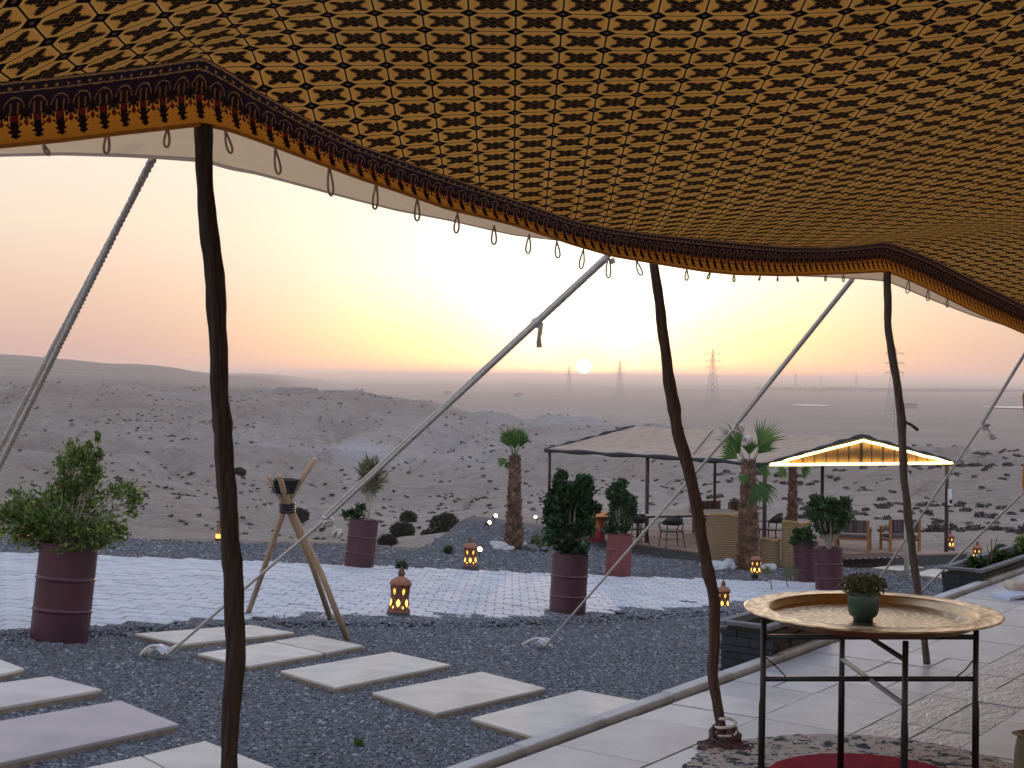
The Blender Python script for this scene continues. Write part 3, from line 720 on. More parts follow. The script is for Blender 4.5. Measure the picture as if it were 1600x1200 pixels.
def gn_scatter(obj, meshes, base):
    ng = bpy.data.node_groups.new('scatter', 'GeometryNodeTree')
    ng.interface.new_socket('Geometry', in_out='INPUT', socket_type='NodeSocketGeometry'); ng.interface.new_socket('Geometry', in_out='OUTPUT', socket_type='NodeSocketGeometry')
    N = ng.nodes; L = ng.links; gi = N.new('NodeGroupInput'); go = N.new('NodeGroupOutput')
    ds = N.new('GeometryNodeDistributePointsOnFaces'); da = N.new('GeometryNodeInputNamedAttribute'); da.data_type = 'FLOAT'; da.inputs[0].default_value = 'dens'
    sa = N.new('GeometryNodeInputNamedAttribute'); sa.data_type = 'FLOAT'; sa.inputs[0].default_value = 'psz'
    L.new(gi.outputs[0], ds.inputs['Mesh']); L.new(da.outputs[0], ds.inputs['Density'])
    ip = N.new('GeometryNodeInstanceOnPoints'); L.new(ds.outputs['Points'], ip.inputs['Points'])
    jn = N.new('GeometryNodeJoinGeometry')
    # meshes are carried by hidden-free mesh data: build each primitive shape in the tree
    for k in range(len(meshes)):
        ic = N.new('GeometryNodeMeshIcoSphere'); ic.inputs['Radius'].default_value = base; ic.inputs['Subdivisions'].default_value = 1
        sp = N.new('GeometryNodeSetPosition'); nz = N.new('ShaderNodeTexNoise'); nz.noise_dimensions = '4D'; nz.inputs['W'].default_value = k * 3.7; nz.inputs['Scale'].default_value = .9 / base
        sub = N.new('ShaderNodeVectorMath'); sub.operation = 'SUBTRACT'; L.new(nz.outputs['Color'], sub.inputs[0]); sub.inputs[1].default_value = (.5, .5, .5)
        scl = N.new('ShaderNodeVectorMath'); scl.operation = 'SCALE'; L.new(sub.outputs[0], scl.inputs[0]); scl.inputs['Scale'].default_value = base * 1.9
        tr = N.new('GeometryNodeTransform'); tr.inputs['Scale'].default_value = (1.15, .85, .55)
        L.new(ic.outputs['Mesh'], sp.inputs['Geometry']); L.new(scl.outputs[0], sp.inputs['Offset']); L.new(sp.outputs[0], tr.inputs['Geometry'])
        sm = N.new('GeometryNodeSetMaterial'); sm.inputs['Material'].default_value = MATS['pebble']; L.new(tr.outputs[0], sm.inputs[0])
        g2 = N.new('GeometryNodeGeometryToInstance'); L.new(sm.outputs[0], g2.inputs[0]); L.new(g2.outputs[0], jn.inputs[0])
    L.new(jn.outputs[0], ip.inputs['Instance']); ip.inputs['Pick Instance'].default_value = True
    rv = N.new('FunctionNodeRandomValue'); rv.data_type = 'FLOAT_VECTOR'; rv.inputs[0].default_value = (-.5, -.5, 0); rv.inputs[1].default_value = (.5, .5, 6.28)
    L.new(rv.outputs[0], ip.inputs['Rotation'])
    rs = N.new('FunctionNodeRandomValue'); rs.data_type = 'FLOAT'; rs.inputs[2].default_value = .45; rs.inputs[3].default_value = 1.35; rs.inputs['Seed'].default_value = 5
    mu = N.new('ShaderNodeMath'); mu.operation = 'MULTIPLY'; L.new(rs.outputs[1], mu.inputs[0]); L.new(sa.outputs[0], mu.inputs[1])
    L.new(mu.outputs[0], ip.inputs['Scale']); L.new(ip.outputs[0], go.inputs[0])
    md = obj.modifiers.new('scatter', 'NODES'); md.node_group = ng
gn_scatter(grv, pebs, .0165)
for me in pebs: bpy.data.meshes.remove(me)

# ------------------------------------------------------------------ the tent
EPX = np.array([-500, -200, 0, 100, 200, 265, 318, 360, 400, 480, 560, 620, 700, 800, 900, 960, 1020, 1100, 1150, 1230, 1300, 1350, 1385, 1410, 1450, 1520, 1600, 1750, 1950.])
ETOP = np.array([170, 150, 128, 118, 106, 97, 88, 112, 140, 185, 225, 247, 275, 310, 345, 357, 365, 373, 378, 385, 386, 382, 377, 385, 400, 435, 475, 530, 560.])
EHEM = np.array([290, 258, 232, 222, 210, 203, 197, 206, 220, 250, 280, 300, 328, 352, 385, 402, 412, 425, 430, 432, 429, 427, 425, 434, 452, 487, 522, 580, 615.])
EVAL = np.array([300, 268, 245, 243, 246, 250, 254, 266, 273, 294, 315, 330, 345, 368, 380, 396, 406, 419, 425, 431, 434, 437, 440, 450, 467, 494, 518, 575, 610.])
def inv_d(px): return np.interp(px, [-500, 340, 1080, 1400, 1950], [.2857 + .000148 * 840, .2857, .176, .135, .135 - .000128 * 550])
tent = empty('canopy_tent', ter(1.5, .4), 0, 'large open tent canopy of ochre printed cloth with dark floral border', 'tent')
def place(o, root):                       # meshes below are written in world space
    o.parent = root; o.matrix_parent_inverse = root.matrix_world.inverted() if False else Matrix.Translation(-Vector(root.location))
    return o
fine = np.arange(-500, 1951, 6.0)
def smooth_interp(xs, x, y):              # gentle spline through the points
    t = np.interp(xs, x, y); k = np.array([1, 2, 3, 2, 1.]) / 9
    return np.concatenate([t[:2], np.convolve(t, k, 'valid'), t[-2:]])
top = smooth_interp(fine, EPX, ETOP); hem = smooth_interp(fine, EPX, EHEM); val = smooth_interp(fine, EPX, EVAL); dd = 1 / inv_d(fine)
wob = .012 * fbm(fine * .02, fine * 0, 3, 6)
PT = [P(x, y, d) for x, y, d in zip(fine, top, dd)]
PH = [P(x, y, d + .03 + w) for x, y, d, w in zip(fine, hem, dd, wob)]
PV = [P(x, y, d + .09 + w) for x, y, d, w in zip(fine, np.maximum(val, hem - 6), dd, wob)]
# roof sheet: heights through the eave and the inner points (thin-plate spline)
ctrl = [(p.x, p.y, p.z) for p in PT[::6]]
ctrl += [(0, 3.14, CAMZ + .835), (.55, 3.1, CAMZ + .84), (1.15, 3.2, CAMZ + .875), (-.9, 2.45, CAMZ + .80), (-.4, 2.75, CAMZ + .86), (0, 2.0, CAMZ + 1.02), (1.2, 4.6, CAMZ + .70), (2.0, 4.6, CAMZ + .86),
         (2.9, 6.0, CAMZ + .80), (2.2, 3.2, CAMZ + 1.06), (4.2, 6.0, CAMZ + .95), (-2, 0, CAMZ + .95), (0, 0, CAMZ + 1.35), (2, 0, CAMZ + 1.5), (5, 3, CAMZ + 1.5), (0, -4, CAMZ + 1.2), (6, -2, CAMZ + 1.6), (-3, -3, CAMZ + .8)]
cp = np.array(ctrl); n = len(cp)
def tps(r): return np.where(r > 1e-9, r * r * np.log(np.maximum(r, 1e-9)), 0)
Kx = tps(np.hypot(cp[:, None, 0] - cp[None, :, 0], cp[:, None, 1] - cp[None, :, 1])) + np.eye(n) * 2e-4
Pm = np.concatenate([np.ones((n, 1)), cp[:, :2]], 1); Am = np.block([[Kx, Pm], [Pm.T, np.zeros((3, 3))]])
sol = np.linalg.solve(Am, np.concatenate([cp[:, 2], np.zeros(3)]))
def roof_z(x, y):
    return (tps(np.hypot(x[..., None] - cp[:, 0], y[..., None] - cp[:, 1])) @ sol[:n]) + sol[n] + sol[n + 1] * x + sol[n + 2] * y
NV = 90
ex = np.array([p.x for p in PT]); ey = np.array([p.y for p in PT]); ez = np.array([p.z for p in PT])
vv = np.linspace(0, 1, NV) ** 1.35
GXr = ex[:, None] + 0 * vv[None]; GYr = ey[:, None] + (-3.5 - ey[:, None]) * vv[None]
GZr = roof_z(GXr, GYr); fade = np.exp(-(np.abs(GYr - ey[:, None]) / .25) ** 2); GZr = GZr * (1 - fade) + (GZr + (ez - GZr[:, 0])[:, None]) * fade
GZr = GZr + .010 * fbm(GXr * 3.0, GYr * 3.0, 3, 12) * (1 - fade)
mI = np.arange(len(fine) * NV).reshape(len(fine), NV)
fc = np.stack([mI[:-1, :-1], mI[:-1, 1:], mI[1:, 1:], mI[1:, :-1]], -1).reshape(-1, 4)
roof = npobj('roof_cloth', np.stack([GXr, GYr, GZr], -1).reshape(-1, 3), fc, 'tent_print', smooth=True)
uv = roof.data.uv_layers.new(name='UVMap'); li = np.empty(len(roof.data.loops), np.int32); roof.data.loops.foreach_get('vertex_index', li)
# cloth length measured along the sheet, so that the print keeps its size on the slopes
arc = np.concatenate([np.zeros((len(fine), 1)), np.cumsum(np.hypot(np.diff(GYr, axis=1), np.diff(GZr, axis=1)), axis=1)], 1)
vcoord = (arc[:, :] - np.interp(3.14, -GYr[len(fine) // 2], arc[len(fine) // 2]))
vcoord = -(arc - np.array([np.interp(-2.0, -GYr[i], arc[i]) for i in range(len(fine))])[:, None])
uvv = np.stack([GXr / .107, vcoord / .102], -1).reshape(-1, 2)
uv.data.foreach_set('uv', uvv[li].astype(np.float32).ravel()); place(roof, tent)
def strip(name, rows, mat, ulen, parent):
    nr, ncol = len(rows), len(rows[0]); vs_ = [p for r in rows for p in r]
    f = [(i * ncol + j, i * ncol + j + 1, (i + 1) * ncol + j + 1, (i + 1) * ncol + j) for i in range(nr - 1) for j in range(ncol - 1)]
    o = npobj(name, np.array(vs_), np.array(f), mat, smooth=True); al = np.concatenate([[0], np.cumsum([(rows[0][j + 1] - rows[0][j]).length for j in range(ncol - 1)])])
    u = o.data.uv_layers.new(name='UVMap'); l2 = np.empty(len(o.data.loops), np.int32); o.data.loops.foreach_get('vertex_index', l2)
    uvs = np.array([(al[j] / ulen, i / (nr - 1)) for i in range(nr) for j in range(ncol)]); u.data.foreach_set('uv', uvs[l2].astype(np.float32).ravel())
    return place(o, parent)
rows = []
for i in range(9):
    t = i / 8; rows.append([PH[j].lerp(PT[j], t) + Vector((-.55, .83, 0)) * (.030 * math.sin(t * math.pi)) for j in range(len(fine))])
strip('border_band', rows, 'tent_border', .062, tent)
rows = [[PV[j].lerp(PT[j] + Vector((-.05, .07, 0)), t) for j in range(len(fine))] for t in (0, .15, .3, .5, .75, 1)]
strip('valance', rows, 'valance_cloth', 1.0, tent)
b = MB(); b.tube([p + Vector((0, 0, .004)) for p in PH], .005, 6); place(b.build('hem_cord', 'orange_cloth'), tent)
# sewn loops of cord along the eave
LOOPS = [(68,226,16,-8),(168,206,34,2),(262,200,30,2),(352,205,34,-9),(430,232,40,-6),(514,258,48,-4),(588,285,42,2),(652,309,36,0),(715,332,32,2),(772,352,30,0),(827,366,30,2),(870,377,26,-2),(912,388,32,4),(951,398,36,0),(994,406,24,-8),(1073,420,18,0),(1110,424,12,4),(1147,428,12,0),(1188,431,7,2),(1215,432,7,0),(1245,431,9,-2),(1290,429,10,0),(1318,428,12,0),(1420,436,22,2),(1450,452,18,0),(1480,466,14,0)]
for x, y, L, lean in LOOPS:
    d = 1 / float(inv_d(x)) + .075; sc = d / F; a = P(x, y, d); w = min(L * .22, 5.5) * sc; pts = []
    for k in range(15):
        t = k / 14 * 2 * math.pi; r = (1 - math.cos(t)) / 2
        pts.append(a + Vector((w * math.sin(t) * (r ** .8) - lean * sc * r, .004 * math.sin(t), -L * sc * r)))
    b = MB(); b.tube(pts, .0033, 5); place(b.build('cord_loop', 'rope_tan', smooth=True), tent)

# ------------------------------------------------------------------ poles
def pole(name, path, d0, d1, mat, label, seed, knots=()):
    y0, y1 = path[0][1], path[-1][1]; pts, rad = [], []
    ys = np.linspace(y0, y1, 70); px_ = smooth_interp(ys, [q[1] for q in path], [q[0] for q in path]); wd = smooth_interp(ys, [q[1] for q in path], [q[2] for q in path])
    for i, (y, x, w) in enumerate(zip(ys, px_, wd)):
        d = d0 + (d1 - d0) * (y - y0) / (y1 - y0); p = P(x, y, d); p.x += .0012 * math.sin(i * .9 + seed); pts.append(p)
        k = sum(.13 * math.exp(-((y - ky_) / 9) ** 2) for ky_ in knots)
        rad.append(w * KW * d / F / 2 * (1 + .025 * math.sin(i * .7 + seed) + .03 * math.sin(i * 1.9) + k))
    base = pts[-1].copy(); root = empty(name, base, 0, label, 'tent pole', 'poles along the tent eave')
    b = MB(); b.tube(pts, rad, 32); o = b.build('pole', mat, None, smooth=True); place(o, root)
    m = o.data; rr = np.random.default_rng(seed)
    for v in m.vertices:                                    # uneven bark: long ridges, cracks and scars
        if v.index >= 70 * 32: continue
        i, j = divmod(v.index, 32); c = pts[i]; a_ = j / 32 * 2 * math.pi; cx_, sx__ = math.cos(a_), math.sin(a_)
        n1 = float(vnoise(cx_ * 4 + 9 + seed, sx__ * 4 + i * .10)) - .5; n2 = float(vnoise(cx_ * 9 + 3, sx__ * 9 + i * .22 + seed)) - .5; n3 = float(vnoise(cx_ * 1.5, i * .35 + seed * 5)) - .5
        v.co = c + (v.co - c) * (1 + .16 * n1 + .11 * n2 + .16 * n3)
    return root, pts, rad
KW = .93
p1, _, _ = pole('tent_pole', [(317,196,28),(322,330,30),(333,400,32),(339,480,31),(343,600,30),(350,700,30),(357,800,30),(364,900,32),(368,1000,33),(367,1060,33),(358,1130,30),(359,1200,30),(360,1345,30)], 3.5, 3.35, 'wood_dark', 'thick dark crooked wooden pole nearest the camera, left of the tripod', 1, (470, 660, 885))
KW = .84
p2, pts2, _ = pole('tent_pole', [(1020,408,14),(1026,440,19),(1036,520,20),(1046,600,21),(1060,680,22),(1080,745,22),(1093,820,22),(1103,880,22),(1116,930,21),(1117,1000,20),(1113,1050,20),(1120,1100,19),(1134,1172,18)], 5.62, 5.70, 'wood_mid', 'strongly bent brown pole wrapped in rag at its foot, middle of the three', 2, (640, 900))
p3, pts3, _ = pole('tent_pole', [(1386,424,13),(1388,520,14),(1400,590,15),(1407,640,15),(1410,680,15),(1412,740,14),(1418,800,14),(1428,880,14),(1435,930,13),(1443,980,13),(1448,1037,13)], 7.35, 7.42, 'wood_pole3', 'slim greyish pole behind the brass table, rightmost of the three', 3, (660, 840))
b = MB(); a = P(1412, 658, 7.37); b.tube([a, P(1424, 664, 7.33), P(1434, 672, 7.3)], [.007, .008, .009], 7); place(b.build('peg', 'wood_dark'), p3)
# rag and twine round the foot of the middle pole
b = MB(); c0 = pts2[-1]
for k in range(26):
    a0 = k * 2.4; r = .034 + .014 * math.sin(k * 1.7); z = .085 - k * .0032; pts = []
    for q in range(9):
        a1 = a0 + q * .5; pts.append(c0 + Vector((math.cos(a1) * (r + .009 * q), math.sin(a1) * (r + .009 * q), max(.014, z - q * .011 + .01 * math.sin(q * 2 + k)))))
    b.tube(pts, [.010 + .005 * math.sin(q + k) for q in range(9)], 5)
place(b.build('cloth_wrap', 'rag'), p2)
b = MB(); b.tube([c0 + Vector((math.cos(k * .7) * .042, math.sin(k * .7) * .042, .04 + k * .004)) for k in range(26)], .006, 5); place(b.build('twine', 'rope'), p2)

# ------------------------------------------------------------------ guy ropes
def strands(b, a, e, rad, sag=0.0, pitch=.055, seg=None):
    L = (e - a).length; n = seg or max(8, int(L / pitch * 5)); t = (e - a).normalized(); u = t.cross(Vector((0, 0, 1))).normalized(); w = u.cross(t)
    for s_ in range(3):
        pts = []
        for i in range(n + 1):
            f = i / n; ph = 2 * math.pi * (f * L / pitch + s_ / 3)
            pts.append(a.lerp(e, f) + Vector((0, 0, -sag * math.sin(math.pi * f))) + (u * math.cos(ph) + w * math.sin(ph)) * rad * .5)
        b.tube(pts, rad * .56, 5)
def knot(root, c, r, name='knot'):
    b = MB()
    for k in range(3):
        ax = Vector((random.uniform(-1, 1), random.uniform(-1, 1), random.uniform(-1, 1))).normalized(); o = ax.orthogonal().normalized(); q = ax.cross(o)
        b.tube([c + (o * math.cos(t * .55) + q * math.sin(t * .55)) * r * (.85 + .1 * k) + ax * r * .25 * math.sin(t * 1.1) for t in range(13)], r * .30, 6)
    place(b.build(name, 'rope', smooth=True), root)
def guy(label, a, kn, e, r, spread, single=True, tail=True):
    root = empty('guy_rope', e, 0, label, 'rope', 'guy ropes of the tent')
    b = MB(); up = Vector((0, 0, spread)); strands(b, a, kn, r); place(b.build('rope_fall', 'rope', smooth=True), root)
    b = MB(); strands(b, a + Vector((.012, 0, r * 1.6)), kn + up, r); place(b.build('rope_return', 'rope', smooth=True), root)
    if single:
        b = MB(); strands(b, kn, e, r, pitch=.055); place(b.build('anchor_rope', 'rope', smooth=True), root)
        knot(root, kn + Vector((.02, -.02, -.005)), r * 3.0)
        b = MB(); tl_ = [kn + Vector((.02 + .016 * i * r / .009, -.01, -.012 * i * r / .009 * (1 + .3 * i))) for i in range(4)]; b.tube(tl_, r * .9, 6); place(b.build('rope_tail', 'rope', smooth=True), root); knot(root, tl_[-1], r * 2.6, 'tail_knot')
    return root
g1 = guy('doubled thick rope running down out of view at the left edge', P(238, 247, 3.52), P(-75, 880, 4.8), P(-95, 925, 4.95), .0095, .085, single=True)
g2 = guy('long doubled rope from the eave to the gravel behind the dark pole', P(948, 404, 5.45), P(508, 812, 9.6), hit(258, 1026, .03), .0125, .03)
g3 = guy('rope crossing the bent pole and ending in the gravel right of centre', P(1332, 437, 7.25), P(1148, 668, 10.6), hit(850, 1012, .03), .0125, .02)
g4 = guy('rope from beyond the right edge passing in front of the shelter post', P(1606, 545, 9.2), P(1534, 664, 11.5), P(1296, 1022, 18.8), .0115, .02)
b = MB(); strands(b, P(1640, 730, 10.6), P(1405, 958, 17.5), .011); g5 = b.build('guy_rope', 'rope', smooth=True); tag(g5, 'lowest single rope at right reaching towards the far stone planter', 'rope', 'guy ropes of the tent')
# frayed tail hanging from the long rope and the white tie at its top
b = MB(); a = P(842, 505, 6.35)
for k in range(3): b.tube([a + Vector((.004 * k, 0, 0)) + Vector((.006 * math.sin(i + k), .004 * math.cos(i * 1.4 + k), -.022 * i)) for i in range(6)], [.008, .009, .011, .008, .007, .004], 5)
place(b.build('frayed_tail', 'rope_tan'), g2); knot(g2, P(838, 505, 6.35), .022)
b = MB(); a = P(955, 404, 5.5); b.tube([a, P(958, 412, 5.5)], .012, 8); place(b.build('white_tie', 'plastic_white'), g2)
# pegs and loose ends where the ropes meet the ground
for g, seed in ((g2, 3), (g3, 8)):
    c = Vector(g.location); rr = random.Random(seed); b = MB()
    for k in range(5):
        a0 = rr.uniform(0, 6.28); L = rr.uniform(.12, .30); pts = []
        for q in range(9):
            f = q / 8; pts.append(c + Vector((math.cos(a0 + f * 1.2) * L * f, math.sin(a0 + f * 1.2) * L * f * .5, .035 + .07 * math.sin(f * math.pi) - .02 * f)))
        b.tube(pts, .014, 6)
    place(b.build('loose_end', 'rope', smooth=True), g); knot(g, c + Vector((0, 0, .05)), .045, 'ground_knot')
    b = MB(); b.tube([c + Vector((-.03, 0, -.2)), c + Vector((.02, 0, .10))], [.012, .014], 8); place(b.build('peg', 'steel'), g)
    b = MB(); b.box(c + Vector((-.02, -.04, .075)), (.09, .05, .05), Matrix.Rotation(.6, 3, 'Y')); place(b.build('plastic_wrap', 'plastic_white'), g)

# ------------------------------------------------------------------ brass tray table, pot, rug, cushion
TC = Vector((1.294, 5.03, 0)); table = empty('tray_table', TC, 0, 'round brass tray on a black folding metal stand', 'table')
ZT = .672
b = MB(); b.lathe([(.02, -.030), (.30, -.030), (.345, -.027), (.352, -.018), (.358, .0), (.366, .007), (.376, .005), (.44, .004), (.447, .006), (.451, .004), (.449, .0), (.380, -.003), (.366, -.008), (.352, -.034), (.30, -.037), (.02, -.037)], 96, (0, 0, ZT), cap=True)
b.build('tray', 'brass', table, smooth=True)
legs = [(-.385, 0), (.375, 0), (-.03, .31), (.03, -.33)]
for x, y in legs:
    b = MB(); b.tube([(x, y, ZT - .012 if x * x > .01 else ZT - .045), (x, y, .36), (x * 1.005, y, .33), (x * 1.01, y * 1.01, .005)], [.0105, .0105, .0125, .0125], 12); l = b.build('leg', 'black_metal', table, smooth=True)
    b = MB(); b.tube([(x * 1.01, y * 1.01, .02), (x * 1.01, y * 1.01, 0)], .015, 12); b.build('foot_cap', 'black_plastic', l)
for z in (.575, .425):
    b = MB(); b.tube([(-.385, 0, z), (.375, 0, z + .008)], .0095, 10); b.build('crossbar', 'black_metal', table, smooth=True)
    b = MB(); b.tube([(-.03, .31, z + .012), (.03, -.33, z - .012)], .009, 10); b.build('crossbar', 'steel' if z < .5 else 'black_metal', table, smooth=True)
for x0, x1 in ((-.38, -.30), (.37, .295)):
    b = MB(); b.tube([(x0, 0, .505), ((x0 + x1) / 2 + .006, 0, .465), (x1, 0, .43)], .0026, 6); b.build('brace_wire', 'black_metal', table)
pc = TC + Vector((-.035, -.02, ZT - .029))
pot = empty('flower_pot', pc, 0, 'small dark green glazed pot standing on the brass tray', 'pot')
b = MB(); b.lathe([(.026, 0), (.034, 0), (.036, .010), (.048, .018), (.054, .035), (.0545, .100), (.052, .104), (.049, .100), (.048, .03), (.02, .03)], 40); b.build('body', 'pot_green', pot, smooth=True)
b = MB(); b.lathe([(.0552, .092), (.0556, .096), (.0552, .102), (.052, .1045)], 40, cap=False); b.build('rim_glaze', 'pot_green', pot, smooth=True)
b = MB(); b.lathe([(.0, .088), (.049, .088)], 24, cap=False); b.build('soil', 'soil', pot)
suc = empty('succulent', pc + Vector((0, 0, .088)), 0, 'tiny-leaved trailing succulent growing in the green pot', 'plant')
pts_, dr_ = blob_points((0, 0, .035), (.084, .075, .044), 1100, 3, .3); pts_[:, 2] = np.maximum(pts_[:, 2], .004)
v, f = leaf_cloud(pts_, .0085, 1.7, 4, up=.5); npobj('foliage', v, f, 'leaf_succulent', suc)
b = MB()
for k in range(26):
    a = k * 2.4; r = .015 + .045 * random.random(); b.tube([(r * .3 * math.cos(a), r * .3 * math.sin(a), 0), (r * math.cos(a), r * math.sin(a), .03), (r * 1.25 * math.cos(a), r * 1.25 * math.sin(a), .05)], .0015, 4)
b.build('stem', 'dry_plant', suc)
rc = Vector((1.33, 5.2, .003)); rug = empty('round_rug', rc, 0, 'round red-centred rug with speckled border under the table', 'rug')
def ragged(r, jit, n=140, seed=1): rr = random.Random(seed); return [((r + rr.uniform(-jit, jit)) * math.cos(2 * math.pi * k / n), (r + rr.uniform(-jit, jit)) * math.sin(2 * math.pi * k / n)) for k in range(n)]
o_ = ragged(.68, .012, seed=2); i_ = ragged(.37, .004, seed=3); n = 140
b = MB(); b.add([(x, y, .0) for x, y in o_] + [(x * .995, y * .995, .013) for x, y in o_] + [(x, y, .014) for x, y in i_], [(k, (k + 1) % n, n + (k + 1) % n, n + k) for k in range(n)] + [(n + k, n + (k + 1) % n, 2 * n + (k + 1) % n, 2 * n + k) for k in range(n)]); b.build('border', 'rug_pile', rug)
b = MB(); b.add([(x * 1.01, y * 1.01, .014) for x, y in i_] + [(x * .97, y * .97, .019) for x, y in i_] + [(0, 0, .019)], [(k, (k + 1) % n, n + (k + 1) % n, n + k) for k in range(n)] + [(n + k, n + (k + 1) % n, 2 * n) for k in range(n)]); b.build('centre', 'rug_red', rug)
pouf = empty('floor_cushion', (2.16, 4.95, 0), .5, 'olive canvas floor cushion cut off by the lower right corner', 'cushion')
bm = bmesh.new(); bmesh.ops.create_cube(bm, size=1); bmesh.ops.subdivide_edges(bm, edges=bm.edges, cuts=7, use_grid_fill=True)
for v in bm.verts:
    x, y, z = (q * 2 for q in v.co); rr_ = (abs(x) ** 7 + abs(y) ** 7) ** (1 / 7) if abs(x) + abs(y) > 1e-6 else 1; f_ = max(abs(x), abs(y)); k = f_ / rr_ if rr_ > 0 else 1
    bulge = 1 + .035 * (1 - z * z); puff = (1 - .16 * f_ ** 4) * (1 + .03 * math.sin(x * 5 + y * 3)); v.co = (x * k * .27 * bulge, y * k * .27 * bulge, .13 + z * .125 * puff)
me = bpy.data.meshes.new('pad'); bm.to_mesh(me); bm.free(); me.materials.append(MATS['cushion_olive']); me.polygons.foreach_set('use_smooth', [True] * len(me.polygons)); o = bpy.data.objects.new('pad', me); C.objects.link(o); o.parent = pouf
b = MB(); sq = [(-.262, -.262), (.262, -.262), (.262, .262), (-.262, .262), (-.262, -.262)]; b.tube([(x * .97, y * .97, .236) for x, y in sq], .007, 6); b.build('piping', 'slab_edge', pouf)
bk = P(1590, 934, 9.75); book = empty('magazine', (bk.x, bk.y, .003), .35, 'pale blue open magazine lying on the terrace at the right edge', 'magazine')
b = MB(); b.add([(-.16, -.11, .0), (0, -.11, .018), (.16, -.11, 0), (.16, .11, 0), (0, .11, .018), (-.16, .11, 0), (-.15, -.105, .022), (0, -.105, .032), (.15, -.105, .024), (.15, .105, .024), (0, .105, .032), (-.15, .105, .022)], [(6, 7, 10, 11), (7, 8, 9, 10), (0, 1, 7, 6), (1, 2, 8, 7), (2, 3, 9, 8), (3, 4, 10, 9), (4, 5, 11, 10), (5, 0, 6, 11)]); b.build('page', 'book_cover', book)
b = MB(); b.box((.12, .16, .045), (.34, .20, .07)); o = b.build('throw_cushion', 'beige_cloth', None, bevel=.025); o.location = book.location + Vector((.05, .05, 0)); tag(o, 'flat beige cushion beside the blue magazine', 'cushion')

# curtain gathered at the right edge
cur = empty('tent_curtain', (2.14, 5.55, 0), 0, 'gathered orange curtain showing at the right picture edge', 'curtain')
b = MB(); prof = [(.05, .04), (.05, .35), (.055, .7), (.07, .95), (.092, 1.02), (.105, 1.09), (.10, 1.16), (.09, 1.22), (.085, 1.3), (.098, 1.36), (.105, 1.44), (.092, 1.49), (.08, 1.55), (.085, 1.8), (.10, 2.2)]
nn = 40; k0 = len(b.v)
for r, z in prof:
    for j in range(nn): a = 2 * math.pi * j / nn; q = r * (1 + .16 * math.sin(a * 9 + z * 2)); b.v.append((q * math.cos(a) , q * math.sin(a), z))
for i in range(len(prof) - 1):
    for j in range(nn): b.f.append((i * nn + j, i * nn + (j + 1) % nn, (i + 1) * nn + (j + 1) % nn, (i + 1) * nn + j))
b.build('cloth', 'orange_cloth', cur, smooth=True)
b = MB(); b.tube([(.086 * math.cos(t * .6), .086 * math.sin(t * .6), 1.24 + .004 * t) for t in range(14)], .008, 6); b.build('tie_cord', 'rope_tan', cur)

# ------------------------------------------------------------------ stone planters by the terrace
def planter(s0, n_out, length, top, label, seed):
    root = empty('stone_planter', ter(s0, -.02, 0), 0, label, 'planter', 'slate planters along the terrace'); w = .30; rr = random.Random(seed); rz = math.atan2(U.y, U.x)
    bottom = -1.35
    for a, l_, ww in ((ter(s0 + length / 2, -.085), length, .03), (ter(s0 + length / 2, -.02 - w + .035), length, .03)):
        b = MB(); b.box((0, 0, 0), (l_, ww, top - bottom)); o = b.build('wall', 'cement', None); o.location = a + Vector((0, 0, (top + bottom) / 2 - .012)); o.rotation_euler = (0, 0, rz); place(o, root)
    for ss in (s0 + .02, s0 + length - .02):
        b = MB(); b.box((0, 0, 0), (.03, w - .06, top - bottom)); o = b.build('wall', 'cement', None); o.location = ter(ss, -.05 - w / 2 + .02, (top + bottom) / 2 - .012); o.rotation_euler = (0, 0, rz); place(o, root)
    def course(p0, dirv, L, out, mat):
        z = top - .035
        while z > top - .62:
            h = rr.uniform(.032, .055); s = 0
            while s < L - .01:
                l_ = min(rr.uniform(.08, .2), L - s); dpt = rr.uniform(.012, .03)
                b = MB(); b.box((0, 0, 0), (l_ - .004, dpt, h - .004)); o = b.build('slate_piece', mat, None); o.location = p0 + dirv * (s + l_ / 2) + out * (dpt / 2) + Vector((0, 0, z - h / 2)); o.rotation_euler = (0, 0, math.atan2(dirv.y, dirv.x)); place(o, root); s += l_
            z -= h
    course(ter(s0 + .002, -.05 - w + .02), NIN, w - .0, -U, 'slate')
    course(ter(s0, -.068), U, length, NIN, 'slate_brown')
    course(ter(s0, -.04 - w + .02), U, length, -NIN, 'slate')
    for q0, q1 in (((s0 - .03, -.05), (s0 + length, -.05)), ((s0 - .03, -.05 - w + .03), (s0 + length, -.05 - w + .03)), ((s0 - .02, -.05 - w + .03), (s0 - .02, -.05)), ((s0 + length, -.05 - w + .03), (s0 + length, -.05))):
        a, e = ter(*q0), ter(*q1); b = MB(); b.box((0, 0, 0), ((e - a).length + .05, .055, .022)); o = b.build('rim', 'slate_rim', None, bevel=.004); o.location = (a + e) / 2 + Vector((0, 0, top + random.uniform(-.003, .003))); o.rotation_euler = (0, 0, math.atan2((e - a).y, (e - a).x)); place(o, root)
    b = MB(); b.box((0, 0, 0), (length - .05, w - .07, .02)); o = b.build('soil', 'soil', None); o.location = ter(s0 + length / 2, -.05 - w / 2 + .02, top - .075); o.rotation_euler = (0, 0, rz); place(o, root)
    return root
sA = (Vector((1.435, 7.5, 0)) - E0).dot(U); planter(sA, 0, .82, .17, 'stacked slate planter partly hidden behind the brass table', 4)
sB = (Vector((3.55, 10.4, 0)) - E0).dot(U); planter(sB, 0, 2.2, .09, 'stacked slate planter at the right edge with small plants', 9)
